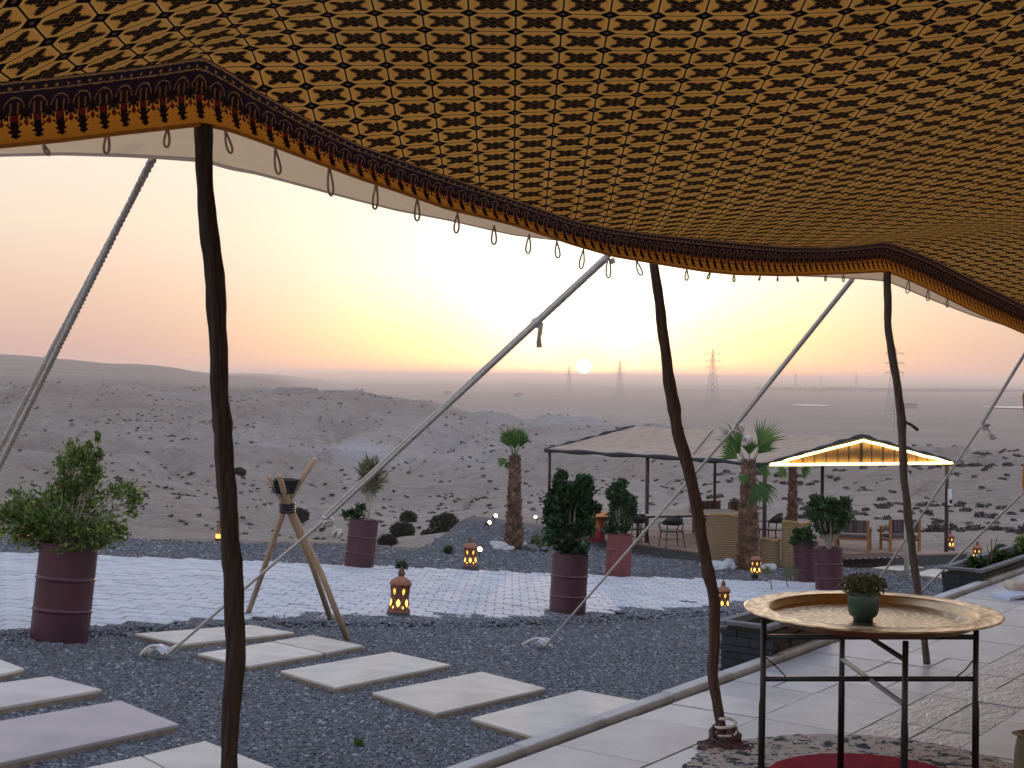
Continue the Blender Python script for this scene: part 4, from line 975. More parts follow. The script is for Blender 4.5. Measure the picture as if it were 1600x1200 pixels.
for k, (s, n_, h, mat, lab) in enumerate([(.45, .2, .10, 'leaf_ficus', 'low green sprig at the front of the far planter'), (1.05, .22, .10, 'leaf_ficus', 'second green sprig farther back in the far planter'), (1.75, .2, .16, 'leaf_light', 'yellow-green sprig at the right edge of the far planter')]):
    c = ter(sB + s, -.05 - .17, .09 - .065); root = empty('planter_sprig', c, 0, lab, 'plant'); pts_, _ = blob_points((0, 0, h * .5), (.10, .08, h * .6), 160, 60 + k, .2); v, f = leaf_cloud(pts_, .035, 2.0, 70 + k, up=.6); npobj('foliage', v, f, mat, root)
    b = MB(); [b.tube([(0, 0, 0), (.03 * math.cos(q), .03 * math.sin(q), h * .5), (.07 * math.cos(q), .07 * math.sin(q), h)], .003, 4) for q in range(0, 6)]; b.build('stem', 'dry_plant', root)
c = ter(sB + .72, -.2, .03); tw = empty('bare_twig', c, 0, 'bare reddish twig standing in the far planter', 'plant'); b = MB()
b.tube([(0, 0, 0), (.005, 0, .1), (-.004, 0, .22)], [.007, .006, .003], 6); b.tube([(.004, 0, .1), (.03, 0, .16), (.05, .01, .25)], [.005, .004, .002], 5); b.tube([(0, 0, .08), (-.03, 0, .13), (-.035, 0, .18)], [.004, .003, .002], 5); b.build('branch', 'dry_plant', tw)

# ------------------------------------------------------------------ oil drums and their plants
def drum(base_px, base_py, d, lean, mat, label, h=.93, r=.272, lift=0.0):
    c = hit(base_px, base_py) if d is None else P(base_px, base_py, d)
    up = gnormal(c.x, c.y).lerp(Vector((0, 0, 1)), .25).normalized() + Vector((lean, 0, 0)); q = Vector((0, 0, 1)).rotation_difference(up.normalized())
    root = empty('oil_drum', c - up * .02, 0, label, 'drum', 'oil drums used as planters', quat=q)
    prof = [(.02, 0), (r * .985, 0), (r, .012), (r * .985, .03), (r * .985, .04), (r * .985, h * .305), (r * .985, h * .32), (r * .995, h * .325), (r * 1.028, h * .338), (r * .995, h * .351), (r * .985, h * .358), (r * .985, h * .372), (r * .985, h * .62), (r * .985, h * .635), (r * .995, h * .64), (r * 1.028, h * .655), (r * .995, h * .668), (r * .985, h * .675), (r * .985, h * .69), (r * .985, h - .03), (r * .985, h - .02), (r * .98, h - .012)]
    b = MB(); b.lathe(prof, 48, cap=False); shell_ = b.build('shell', mat, root, smooth=True)
    b = MB(); b.lathe([(r * .95, h - .03), (r * .975, h - .008), (r * 1.0, h - .002), (r * 1.008, h + .004), (r * .99, h + .011), (r * .965, h + .006), (r * .95, h - .06)], 48, cap=False); b.build('rim', mat, shell_, smooth=True)
    b = MB(); b.lathe([(0, h - .06), (r * .96, h - .06)], 32, cap=False); b.build('soil', 'soil', root)
    M_ = Matrix.Translation(c - up * .02) @ q.to_matrix().to_4x4()
    return M_ @ Vector((0, 0, h - .05)), c
print_d = []
d1, c = drum(92, 1001, None, .02, 'drum_paint', 'dark red oil drum planter at the left, nearest of all'); print_d.append(c)
d2, c = drum(886, 963, None, -.02, 'drum_paint', 'dark red oil drum planter on the gravel just right of centre'); print_d.append(c)
d3, c = drum(560, 889, None, .04, 'drum_paint', 'leaning dark red oil drum beyond the driveway, behind the long rope'); print_d.append(c)
d4, c = drum(965, 902, None, 0, 'drum_paint_red', 'faded brick-red oil drum beside the shelter deck'); print_d.append(c)
d5, c = drum(1296, 925, None, -.05, 'drum_paint', 'front oil drum of the pair behind the brass tray', r=.29); print_d.append(c)
d6, c = drum(1260, 912, None, -.05, 'drum_paint', 'rear oil drum of the pair, with low green plant'); print_d.append(c)
print('drum distances', [round(q.y, 1) for q in print_d])
def branches(b, base, tips, r0, seed, mid=.55):
    rr = random.Random(seed)
    for t in tips:
        t = Vector(t); m_ = base.lerp(t, mid) + Vector((rr.uniform(-.05, .05), rr.uniform(-.05, .05), .04)); b.tube([base, base.lerp(m_, .5) + Vector((rr.uniform(-.02, .02), 0, .03)), m_, t], [r0, r0 * .75, r0 * .5, r0 * .22], 5)
def shrub(name, base, blobs, leaf, size, mat, label, seed, aspect=1.7, stem='stem_pale', r0=.012, up=.2, cat='shrub'):
    root = empty(name, base, 0, label, cat); V_, F_ = [], []; k = 0; b = MB(); nb = 0
    for i, (cx, cy, cz, rx, ry, rz_, n) in enumerate(blobs):
        sub = np.random.default_rng(seed * 31 + i); m = max(5, n // 70)          # leaf clumps inside the lobe
        cc, dd_ = blob_points((cx, cy, cz), (rx, ry, rz_), m, seed * 13 + i, .35)
        pick = sub.integers(0, m, n); pts_ = cc[pick] + sub.normal(size=(n, 3)) * np.array([rx, ry, rz_]) * .17
        pts_[:, 2] = np.maximum(pts_[:, 2], .02)
        v, f = leaf_cloud(pts_, size, aspect, seed * 7 + i, up=up, dirs=dd_[pick] * .8); V_.append(v); F_.append(f + k); k += len(v)
        branches(b, Vector((0, 0, 0)), [tuple(q) for q in cc[: min(m, 14)]], r0, seed + i)
    b.build('stem', stem, root); npobj('foliage', np.concatenate(V_), np.concatenate(F_), mat, root)
    return root
m1 = 13.0 / F
shrub('potted_bush', d1, [(-.02, 0, .28, .50, .42, .32, 3600), (.06, 0, .78, .24, .22, .25, 1900), (-.40, 0, .36, .24, .25, .28, 1300), (.42, .05, .40, .22, .2, .28, 700), (.24, 0, .92, .08, .1, .16, 220), (.0, -.1, .12, .42, .35, .16, 1300)], .026, .026 * 1.0, 'leaf_light', 'two-tiered yellow-green bush in the nearest drum', 5, 1.9)
shrub('potted_bush', d2, [(0, 0, .42, .34, .34, .34, 2800), (-.04, 0, .82, .28, .28, .32, 2200), (-.16, 0, 1.12, .14, .16, .15, 500), (.17, 0, 1.02, .16, .18, .2, 700), (.26, 0, .62, .17, .2, .3, 700), (-.25, 0, .62, .14, .2, .3, 600), (0, 0, .12, .2, .2, .14, 500)], .05, .06, 'leaf_dark', 'dense dark upright bush in the drum right of centre', 6, 1.5)
shrub('potted_bush', d4, [(.0, 0, .55, .30, .3, .34, 1900), (.02, 0, .95, .27, .27, .22, 1300), (-.08, 0, .2, .22, .22, .2, 800)], .06, .07, 'leaf_dark', 'dark leafy bush in the faded brick-red drum', 8, 1.5)
shrub('potted_tree', d5, [(.0, 0, .72, .42, .40, .26, 2300), (-.16, 0, .98, .28, .26, .18, 1100), (.22, 0, .92, .26, .26, .2, 1000), (0, 0, .45, .3, .3, .14, 700)], .05, .05, 'leaf_ficus', 'round-headed small ficus tree in the front drum behind the tray', 9, 1.8, r0=.022, cat='tree')
shrub('potted_bush', d6, [(.0, 0, .14, .30, .28, .20, 900), (-.15, 0, .2, .15, .15, .12, 250)], .07, .07, 'leaf_ficus', 'low spreading green plant in the rear drum of the pair', 10, 1.7)
# pale-stemmed yucca with a low bush at its foot, in the leaning drum
yu = empty('potted_yucca', d3, 0, 'tall pale-stemmed yucca in the leaning drum behind the rope', 'plant'); b = MB(); cr = []
for x0, x1, h_ in ((.0, .10, .62), (.06, .24, .75), (.10, .12, .9), (.02, .04, .8)): b.tube([(x0, 0, 0), (x0 * .6 + x1 * .4, .02, h_ * .5), (x1, .03, h_)], [.022, .018, .016], 7); cr.append((x1, .03, h_))
b.build('stem', 'stem_pale', yu); V_, F_, k = [], [], 0
for i, c in enumerate(cr):
    pts_, dr_ = blob_points(c, (.20, .20, .26), 190, 90 + i, .2); pts_[:, 2] += .08; v, f = leaf_cloud(pts_, .022, 9.0, 95 + i, up=.5, dirs=dr_); V_.append(v); F_.append(f + k); k += len(v)
npobj('foliage', np.concatenate(V_), np.concatenate(F_), 'leaf_yucca', yu)
shrub('potted_bush', d3 + Vector((-.13, -.03, 0)), [(0, 0, .14, .20, .18, .16, 600)], .05, .05, 'leaf_ficus', 'low green clump at the foot of the yucca', 12)

# ------------------------------------------------------------------ lanterns
def make_lantern(label, c, h=.68, tilt=0, base=True):
    root = empty('clay_lantern', c, random.uniform(0, .6), label, 'lantern', 'lit clay lanterns around the yard'); s = h / .68; root.rotation_euler.y = tilt; root.scale = (s, s, s)
    bz = .10 if base else .0
    if base: b = MB(); b.lathe([(.02, -.10), (.165, -.10), (.155, .02), (.145, bz), (.02, bz)], 9); b.build('plinth', 'cement', root)
    b = MB(); prof = [(.14, bz), (.142, bz + .018), (.128, bz + .035), (.112, bz + .10), (.105, bz + .18), (.110, bz + .26), (.125, bz + .325), (.128, bz + .335)]
    b.lathe(prof, 24, cap=False); body = b.build('body', 'terracotta_dark', root, smooth=True)
    b = MB(); b.lathe([(.10, bz + .332), (.138, bz + .330), (.140, bz + .348), (.118, bz + .385), (.075, bz + .412), (.040, bz + .425), (.038, bz + .44), (.02, bz + .44)], 24); cap_ = b.build('cap', 'terracotta', root, smooth=True)
    b = MB(); b.lathe([(.0, bz + .435), (.036, bz + .44), (.046, bz + .468), (.032, bz + .505), (.012, bz + .535), (.003, bz + .56), (0, bz + .562)], 16, cap=False); b.build('finial', 'terracotta_dark', cap_, smooth=True)
    b = MB(); b.lathe([(.143, bz - .001), (.148, bz + .010), (.143, bz + .022)], 24, cap=False); b.build('foot_ring', 'terracotta', root, smooth=True)
    # openwork: diamond openings between crossing ribs, lamp light shining through
    def rad(z):
        return float(np.interp(z, [p[1] for p in prof], [p[0] for p in prof]))
    for j in range(6):
        for row, (z0, hh, ww, mat) in enumerate(((bz + .115, .050, .026, 'lamp_yellow'), (bz + .255, .042, .019, 'lamp_amber'))):
            a = 2 * math.pi * (j + (.5 if row else 0)) / 6; q = []
            for dz, dw in ((-1, 0), (-.45, .75), (0, 1), (.45, .75), (1, 0), (.45, -.75), (0, -1), (-.45, -.75)):
                z = z0 + dz * hh; r = rad(z) + .0022; a2 = a + dw * ww / r; q.append((r * math.cos(a2), r * math.sin(a2), z))
            b = MB(); b.add(q, [tuple(range(8))]); b.build('opening', mat, body)
        a = 2 * math.pi * (j + .5) / 6
        for z0, hh, ww in ((bz + .062, .020, .016), (bz + .165, .016, .010)):
            q = []
            for dz, dw in ((-1, 0), (0, 1), (1, 0), (0, -1)): z = z0 + dz * hh; r = rad(z) + .0022; a2 = a + dw * ww / r; q.append((r * math.cos(a2), r * math.sin(a2), z))
            b = MB(); b.add(q, [tuple(range(4))]); b.build('opening', 'lamp_amber', body)
    for j in range(6):
        for sg in (-1, 1):
            pts = []
            for i in range(9):
                z = bz + .045 + i * .033; a = 2 * math.pi * (j + .5 + sg * (i - 4) / 8 * .62) / 6; r = rad(z) + .003; pts.append((r * math.cos(a), r * math.sin(a), z))
            b = MB(); b.tube(pts, .006, 5); b.build('rib', 'terracotta', body)
    return root
make_lantern('lit clay lantern leaning on the driveway edge, nearest the tripod', hit(622, 968), .70, .07)
make_lantern('lit clay lantern on the far gravel between two drums', hit(735, 892), .72)
make_lantern('lit clay lantern among white rocks at the foot of the fan palm', hit(1181, 897), .66, base=False)
make_lantern('lit clay lantern just right of the bent tent pole', hit(1130, 951), .62, base=False)
make_lantern('lit clay lantern beside the right shelter post', hit(1484, 861), .62)
make_lantern('lit clay lantern behind the far slate planter', hit(1527, 880), .60)
make_lantern('lit clay lantern half hidden behind the two-tiered bush', hit(40, 853), .80)
# little spotlights, and a slatted garden light by the dark pole
def spot(label, c, aim, s=1.0):
    root = empty('garden_spotlight', c, 0, label, 'spotlight', 'garden spotlights lighting the palms'); q = Vector((0, 0, 1)).rotation_difference(Vector(aim).normalized())
    b = MB(); b.tube([(0, 0, -.06), (0, 0, .14)], .012, 6); b.build('stake', 'black_metal', root)
    b = MB(); b.lathe([(.02, -.09), (.045, -.08), (.07, .05), (.075, .06), (.066, .062)], 18, cap=False); h_ = b.build('housing', 'black_metal', root, smooth=True); h_.location = (0, 0, .18); h_.rotation_mode = 'QUATERNION'; h_.rotation_quaternion = q
    b = MB(); b.lathe([(0, .052), (.052, .052)], 18, cap=False); e = b.build('lens', 'lamp_white', h_); return root
spot('lit spotlight on the gravel bank, upper left of the first palm', hit(773, 817), (.5, -.8, .35))
spot('lit spotlight on the gravel bank, lower of the two left of the palm', hit(763, 828), (.6, -.7, .4))
spot('lit spotlight right of the first palm trunk', hit(838, 818), (-.5, -.8, .4))
spot('lit spotlight on the ground behind the far gravel lantern', hit(749, 872), (.2, -.9, .4))
sl = empty('slat_light', hit(341, 844), 0, 'slim wooden garden light glowing beside the dark pole', 'light'); sl.rotation_euler.y = .12
b = MB(); b.tube([(-.03, 0, 0), (-.02, 0, .42)], [.035, .028], 8); b.build('post', 'wood_orange', sl); b = MB(); b.lathe([(.0, .05), (.05, .05), (.055, .13), (0, .13)], 12); o = b.build('lens', 'lamp_amber', sl); o.location = (.0, -.06, 0)
b = MB(); b.lathe([(.0, 0), (.07, 0), (.07, .05), (0, .05)], 12); o = b.build('base', 'black_metal', sl); o.location = (.0, -.05, 0)

# ------------------------------------------------------------------ log tripod with bowl
feet = [hit(384, 962), hit(521, 974), hit(546, 1001)]; dX = 15.0
cc = P(449, 793, 14.6); tops = [P(492, 717, 14.3), P(421, 745, 14.2), P(437, 744, 13.9)]
root = empty('log_tripod', (feet[0] + feet[1] + feet[2]) / 3, 0, 'tripod of three pale logs lashed with a black band', 'tripod')
for i, (a, t) in enumerate(zip(feet, tops)):
    m_ = cc + Vector(((i - 1) * .02, (i - 1) * .04, 0)); pts = [a - Vector((0, 0, .05)), a.lerp(m_, .5) + Vector((.015, 0, .01)), m_, m_.lerp(t, .55) + Vector((-.008, 0, 0)), t]
    b = MB(); b.tube(pts, [.033, .032, .030, .030, .028], 12); o = b.build('log', 'wood_pale', None, smooth=True); place(o, root)
b = MB()
for k in range(4): b.tube([cc + Vector((.068 * math.cos(t * .5), .085 * math.sin(t * .5), -.04 + k * .026)) for t in range(14)], .02, 6)
place(b.build('lashing', 'black_plastic', None, smooth=True), root)
bw = P(444, 762, 14.35); bowl = empty('fire_bowl', bw, .3, 'black bowl cradled in the top of the log tripod', 'bowl')
b = MB(); b.lathe([(.02, -.06), (.10, -.06), (.112, -.05), (.150, .075), (.154, .08), (.143, .08), (.105, -.04), (.02, -.05)], 10); b.build('body', 'black_metal', bowl)
b = MB(); b.tube([(.152 * math.cos(t * .6283), .152 * math.sin(t * .6283), .08) for t in range(11)], .008, 6); b.build('rim', 'black_plastic', bowl)
# ------------------------------------------------------------------ palms
def palm(label, c, th, r0, r1, crown, seed, ls=.5, lean=0.0, fan=2.0):
    root = empty('fan_palm', c, 0, label, 'palm', 'young fan palms'); rr = random.Random(seed)
    b = MB(); b.tube([(lean * f * f, 0, th * f - .05) for f in np.linspace(0, 1, 12)], [r0 + (r1 - r0) * (f ** .7) for f in np.linspace(0, 1, 12)], 14); b.build('trunk', 'wood_mid', root, smooth=True)
    b = MB(); z = .04; k = 0                                                       # cut leaf bases wrapped round the trunk
    while z < th:
        f = z / th; rad = r0 + (r1 - r0) * f ** .7; w_ = rad * .50; hh = .13 + .07 * rr.random()
        for j in range(6):
            a = j * math.pi / 3 + k * .5 + rr.uniform(-.2, .2); o_ = Vector((math.cos(a), math.sin(a), 0)); t_ = Vector((-o_.y, o_.x, 0)); p0 = Vector((lean * f * f, 0, z)) + o_ * rad * .92; out = rr.uniform(.05, .115) * (1 - .45 * f)
            b.add([p0 - t_ * w_, p0 + t_ * w_, p0 + t_ * w_ * .45 + o_ * out + Vector((0, 0, hh)), p0 - t_ * w_ * .45 + o_ * out + Vector((0, 0, hh)), p0 - t_ * w_ * .7 + Vector((0, 0, hh * .9)), p0 + t_ * w_ * .7 + Vector((0, 0, hh * .9))], [(0, 1, 2, 3), (3, 2, 5, 4), (0, 3, 4), (1, 5, 2)])
        z += .088; k += 1
    b.build('leaf_base', 'bark', root)
    hub = Vector((lean, 0, th))
    for i, (az, el, L) in enumerate(crown):
        dirv = Vector((math.cos(az) * math.cos(el), math.sin(az) * math.cos(el), math.sin(el))); pet = hub + dirv * L * .45; fb = MB(); side = dirv.cross(Vector((rr.uniform(-.2, .2), -1, .2))).normalized(); nrm_ = side.cross(dirv)
        fb.tube([hub - Vector((0, 0, .05)), pet], [.014, .009], 5)
        nbl = 15
        for q in range(nbl):
            a = (q / (nbl - 1) - .5) * fan; bd = (dirv * math.cos(a) + side * math.sin(a) + nrm_ * rr.uniform(-.12, .12)).normalized(); l_ = L * ls * (1 - .25 * abs(a) / 1.25) * rr.uniform(.85, 1.1); wv_ = nrm_.cross(bd).normalized() * .019
            tip = pet + bd * l_ - Vector((0, 0, l_ * .12)); mid_ = pet + bd * l_ * .55
            fb.add([pet - wv_ * .3, pet + wv_ * .3, mid_ + wv_ + nrm_ * .01, tip, mid_ - wv_ + nrm_ * .01], [(0, 1, 2, 4), (4, 2, 3)])
        fb.build('frond', 'leaf_palm', root)
    return root
simple('bark', (.36, .215, .14), (.10, .05, .034), 9, .9, bs=.6, bd=.01, per=.6)
pa1 = hit(803, 857); palm('slender fan palm with a narrow upright tuft left of the shelter', pa1, 2.15, .20, .10, [(.2, 1.36, .78), (1.5, 1.35, .74), (2.9, 1.30, .80), (.0, 1.2, .66), (3.1, 1.15, .66), (3.3, -.2, .42), (4.6, 1.3, .55), (3.2, -.7, .3)], 4, .62, fan=1.1)
pa2 = hit(1168, 890); palm('stout fan palm with bright spreading leaves before the shelter', pa2, 2.42, .25, .145, [(.1, 1.08, 1.2), (3.0, 1.12, 1.1), (.3, .9, .9), (2.7, .95, .85), (3.1, .65, .75), (-.15, -.95, .9), (.1, -.2, .5), (4.2, -.7, .5), (5.4, -1.1, .9), (4.7, 1.3, .7)], 5, .72, fan=1.35)
pa3 = P(1238, 846, 43.0); pa3.z = gz(pa3.x, pa3.y); palm('small fan palm standing behind the gabled shelter', pa3, 2.25, .13, .10, [(.1, .35, .9), (3.0, .3, .9), (.8, .7, .7), (2.3, .7, .7), (1.5, .3, .6), (4.5, .4, .7), (-.2, -.4, .6), (3.4, -.5, .6)], 6, .6)
# rocks ringed round the palms
rmesh = []
for k in range(6):
    bm = bmesh.new(); bmesh.ops.create_icosphere(bm, subdivisions=2, radius=1); rr = np.random.default_rng(k + 200); ax = rr.normal(size=(7, 3))
    for v in bm.verts:
        s_ = 1 + .28 * sum(math.sin(float(np.dot(a, v.co)) * 1.6 + i) for i, a in enumerate(ax)) / 3; v.co = Vector((v.co.x * 1.2, v.co.y * .9, v.co.z * .7)) * s_
    me = bpy.data.meshes.new('rock'); bm.to_mesh(me); bm.free(); me.materials.append(MATS['rock_white' if k < 4 else 'rock_grey']); rmesh.append(me)
rr = random.Random(3)
for (x0, x1, y0, y1, n, lab, big) in ((1108, 1160, 876, 894, 10, 'white rock left of the stout fan palm', 1), (1188, 1240, 876, 892, 10, 'white rock between the stout palm and the rear drum', 1), (776, 800, 852, 862, 6, 'pale rock left of the slender palm foot', .8), (810, 856, 850, 862, 8, 'pale rock right of the slender palm foot', .8)):
    ORD = ['first', 'second', 'third', 'fourth', 'fifth', 'sixth', 'seventh', 'eighth', 'ninth', 'tenth']
    for k in range(n):
        c = hit(x0 + (x1 - x0) * (k + rr.uniform(.2, .8)) / n, rr.uniform(y0, y1)); o = bpy.data.objects.new('rock', rmesh[rr.randrange(6)]); C.objects.link(o); s = rr.uniform(.10, .23) * big; o.scale = (s, s, s * .9); o.location = c + Vector((0, 0, s * .25)); o.rotation_euler = (rr.uniform(-.3, .3), rr.uniform(-.3, .3), rr.uniform(0, 6)); tag(o, lab + ', ' + ORD[k] + ' from the left', 'rock', lab.replace('white rock', 'rocks').replace('pale rock', 'rocks'))
# dry thistles at the driveway edge, tufts of green
for x, y, top, lab, kk in ((1207, 925, 888, 'dry thistle stalk left of the two drums, leaning right', 1), (1232, 922, 892, 'dry bushy thistle just left of the drum pair', 2)):
    c = hit(x, y); root = empty('dry_thistle', c, 0, lab, 'plant'); h_ = (y - top) * c.y / F; b = MB(); b.tube([(0, 0, 0), (-.05, 0, h_ * .5), (-.12 if kk == 1 else .03, 0, h_ * .85)], [.014, .01, .006], 5); b.build('stem', 'dry_plant', root)
    pts_, dr_ = blob_points((-.12 if kk == 1 else .03, 0, h_ * .9), (.10 * kk, .1, .09 * kk), 120 * kk, 300 + kk, .1); v, f = leaf_cloud(pts_, .018, 5, 310 + kk, dirs=dr_); npobj('head', v, f, 'dry_leaf' if 'dry_leaf' in MATS else 'leaf_yucca', root)
for k, (x, y, s, mat, lab) in enumerate([(627, 893, .22, 'leaf_dark', 'small dark green tuft on the far gravel behind the leaning lantern'), (845, 858, .42, 'leaf_yucca', 'dry grassy clump left of the dark bush by the palm'), (1180, 905, .14, 'leaf_ficus', 'low weeds in front of the stout palm'), (1565, 868, .35, 'leaf_ficus', 'green weeds behind the far slate planter'), (700, 865, .2, 'leaf_ficus', 'low weeds on the rim of the gravel bank'), (560, 1166, .06, 'leaf_light', 'tiny weed sprouting in the near gravel')]):
    c = hit(x, y); pts_, dr_ = blob_points((0, 0, s * .4), (s * .6, s * .5, s * .5), 220, 400 + k, .1); pts_[:, 2] = np.abs(pts_[:, 2]); root = empty('weed_tuft', c, 0, lab, 'plant'); v, f = leaf_cloud(pts_, s * .12, 4, 410 + k, up=1.0); npobj('foliage', v, f, mat, root)
# pale post standing in the gravel behind the right tent pole
pp = hit(1417, 904); root = empty('pale_post', pp, 0, 'pale weathered post in the gravel behind the right tent pole', 'post'); b = MB(); b.tube([(0, 0, -.1), (-.02, 0, 1.2), (-.05, 0, 2.5)], [.062, .055, .05], 10); b.build('shaft', 'wood_white', root, smooth=True); b = MB(); b.lathe([(.0, 0), (.056, 0), (.05, .02), (0, .03)], 10); o = b.build('cap', 'wood_pale', root); o.location = (-.05, 0, 2.5)

# ------------------------------------------------------------------ the shelter with the lit gable
Z3 = lambda p, z: Vector((p[0], p[1], z))
C0, LC, RC = Vector((6.35, 35.2, 0)), Vector((1.12, 41.0, 0)), Vector((11.4, 36.8, 0)); BC = LC + (RC - C0)
ZE, ZR, ZD = -.64, .02, -2.98
shel = empty('garden_shelter', (C0 + RC + LC + BC) / 4 + Vector((0, 0, ZD)), 0, 'canvas-roofed shelter with a glowing light strip round its gable', 'shelter')
deck = empty('deck', (C0 + RC + LC + BC) / 4 + Vector((0, 0, ZD)), 0); tag(deck, 'low wooden deck under the shelter', kind='structure')
du = (LC - C0).normalized(); dv = (RC - C0).normalized(); A0 = C0 - du * .35 - dv * .45; LU, LV = (LC - C0).length + .7, (RC - C0).length + .75
npk = 22
for k in range(npk):
    t = MB(); w0, w1 = k * LV / npk, (k + 1) * LV / npk - .012; q = [A0 + dv * w0, A0 + dv * w1, A0 + dv * w1 + du * LU, A0 + dv * w0 + du * LU]; zt = ZD + random.uniform(-.004, .004)
    t.add([Z3(p, zt) for p in q] + [Z3(p, zt - .04) for p in q], [(0, 1, 2, 3), (0, 4, 5, 1), (1, 5, 6, 2), (2, 6, 7, 3), (3, 7, 4, 0)]); place(t.build('plank', 'deck_wood'), deck)
t = MB(); q = [A0 + dv * .02 + du * .02, A0 + dv * (LV - .02) + du * .02, A0 + dv * (LV - .02) + du * (LU - .02), A0 + dv * .02 + du * (LU - .02)]; t.add([Z3(p, ZD - .042) for p in q] + [Z3(p, ZD - .55) for p in q], [(0, 1, 2, 3), (0, 4, 5, 1), (1, 5, 6, 2), (2, 6, 7, 3), (3, 7, 4, 0)]); place(t.build('skirt', 'cement'), deck)
def roof_panel(a, bq, c, d, name, seed):           # eave a-bq, ridge d-c
    V_ = []; n1, n2 = 26, 12
    for i in range(n1 + 1):
        for j in range(n2 + 1):
            f, g = i / n1, j / n2; p = a.lerp(bq, f).lerp(d.lerp(c, f), g); sag = -.07 * math.sin(math.pi * g) * abs(math.sin(math.pi * f * 2)) + .05 * float(fbm(np.array([f * 6]), np.array([g * 4 + seed]), 3, seed)[0]); V_.append(p + Vector((0, 0, sag)))
    F_ = [(i * (n2 + 1) + j, (i + 1) * (n2 + 1) + j, (i + 1) * (n2 + 1) + j + 1, i * (n2 + 1) + j + 1) for i in range(n1) for j in range(n2)]
    o = npobj(name, np.array(V_), np.array(F_), 'canvas', smooth=True); sd_ = o.modifiers.new('thick', 'SOLIDIFY'); sd_.thickness = .02; return place(o, shel)
e0, e1, e2, e3 = Z3(C0, ZE) - du * .1, Z3(LC, ZE), Z3(RC, ZE) - du * .1, Z3(BC, ZE); r0_, r1_ = (Z3(C0, ZR) + Z3(RC, ZR)) / 2 - du * .1, (Z3(LC, ZR) + Z3(BC, ZR)) / 2
roof_panel(e0 - dv * .12, e1 - dv * .12, r1_, r0_, 'roof_panel', 2); roof_panel(e2 + dv * .12, e3 + dv * .12, r1_, r0_, 'roof_panel', 5)
def bar(name, a, c, r, mat, wob_=0, n=8, seg=24, root=shel, seed=0):
    b = MB(); b.tube([a.lerp(c, i / seg) + Vector((0, 0, wob_ * float(fbm(np.array([i * .5]), np.array([seed * 3.3]), 2, seed)[0]))) for i in range(seg + 1)], [r * (1 + (.35 * math.sin(i * 1.3 + seed) if wob_ else 0)) for i in range(seg + 1)], n); return place(b.build(name, mat, None, smooth=True), root)
bar('eave_roll', e0 - dv * .13, e1 - dv * .13, .055, 'canvas_edge', .12, seed=1); bar('eave_roll', e2 + dv * .13, e3 + dv * .13, .055, 'canvas_edge', .1, seed=2)
bar('verge_roll', e0 - dv * .12 - du * .02, r0_ + Vector((0, 0, .04)), .05, 'canvas_edge', .05, seed=3); bar('verge_roll', e2 + dv * .12 - du * .02, r0_ + Vector((0, 0, .04)), .05, 'canvas_edge', .05, seed=4); bar('verge_roll', e1 - dv * .12, r1_ + Vector((0, 0, .02)), .05, 'canvas_edge', .05, seed=6)
bar('tie_line', e0.lerp(e1, .35).lerp(r0_.lerp(r1_, .35), .1) + Vector((0, 0, .04)), e0.lerp(e1, .6).lerp(r0_.lerp(r1_, .6), .95) + Vector((0, 0, .05)), .012, 'canvas_edge')
for p, lab in ((C0, 0), (C0.lerp(LC, .508), 0), (LC, 0), (RC, 0), (BC, 0), (RC.lerp(BC, .5), 0)):
    o = bar('post', Z3(p, min(ZD, gz(p.x, p.y)) - .3), Z3(p, ZE + .02), .052 if p.y < 41 else .045, 'post_paint', seg=3)
bar('ridge_beam', r0_ - Vector((0, 0, .05)), r1_ - Vector((0, 0, .05)), .035, 'post_paint', seg=2); bar('cross_beam', Z3(C0.lerp(LC, .508), ZE), Z3(RC.lerp(BC, .508), ZE), .03, 'post_paint', seg=2)
g0, g1, gt = Z3(C0, ZE) - du * .06, Z3(RC, ZE) - du * .06, (Z3(C0, ZR) + Z3(RC, ZR)) / 2 - du * .06 - Vector((0, 0, .06))
nG = 16                                              # gable infill: bundles of reed, each its own piece
for k in range(nG):
    f0, f1 = k / nG + .004, (k + 1) / nG - .004
    def topz(f): return (1 - abs(2 * f - 1)) * (gt.z - ZE)
    q0, q1 = g0.lerp(g1, f0), g0.lerp(g1, f1); o_ = -du * random.uniform(.0, .015)
    V_ = np.array([q0 + o_, q1 + o_, q1 + o_ + Vector((0, 0, topz(f1))), q0 + o_ + Vector((0, 0, topz(f0)))]); V_ = np.concatenate([V_, V_ + np.array(du) * .03])
    o = npobj('reed_panel', V_, np.array([(0, 1, 2, 3), (7, 6, 5, 4), (0, 4, 5, 1), (2, 6, 7, 3)]), 'reed_gable'); u_ = o.data.uv_layers.new(name='UVMap')
    for l in o.data.loops: co = o.data.vertices[l.vertex_index].co; u_.data[l.index].uv = ((co.x - g0.x) * .55, (co.z - ZE) * 1.5)
    place(o, shel)
bar('king_post', g0.lerp(g1, .5) - du * .05, gt - du * .05, .02, 'black_metal', seg=2)
led = []
for a, c in ((g0, gt), (gt, g1), (g1, g0)):
    for i in range(14): led.append(a.lerp(c, i / 14) - du * .09 + Vector((0, 0, .03 * float(fbm(np.array([len(led) * .6]), np.array([2.]), 2, 4)[0]) - .01)))
led.append(led[0]); b = MB(); b.tube(led, .034, 8); place(b.build('light_strip', 'led', None, smooth=True), shel)
b = MB(); b.box(Z3(RC, -1.55) - du * .08, (.10, .06, .42)); place(b.build('switch_box', 'plastic_white'), shel); b = MB(); b.box(Z3(RC, -1.66) - du * .115, (.07, .03, .10)); place(b.build('socket', 'black_plastic'), shel)

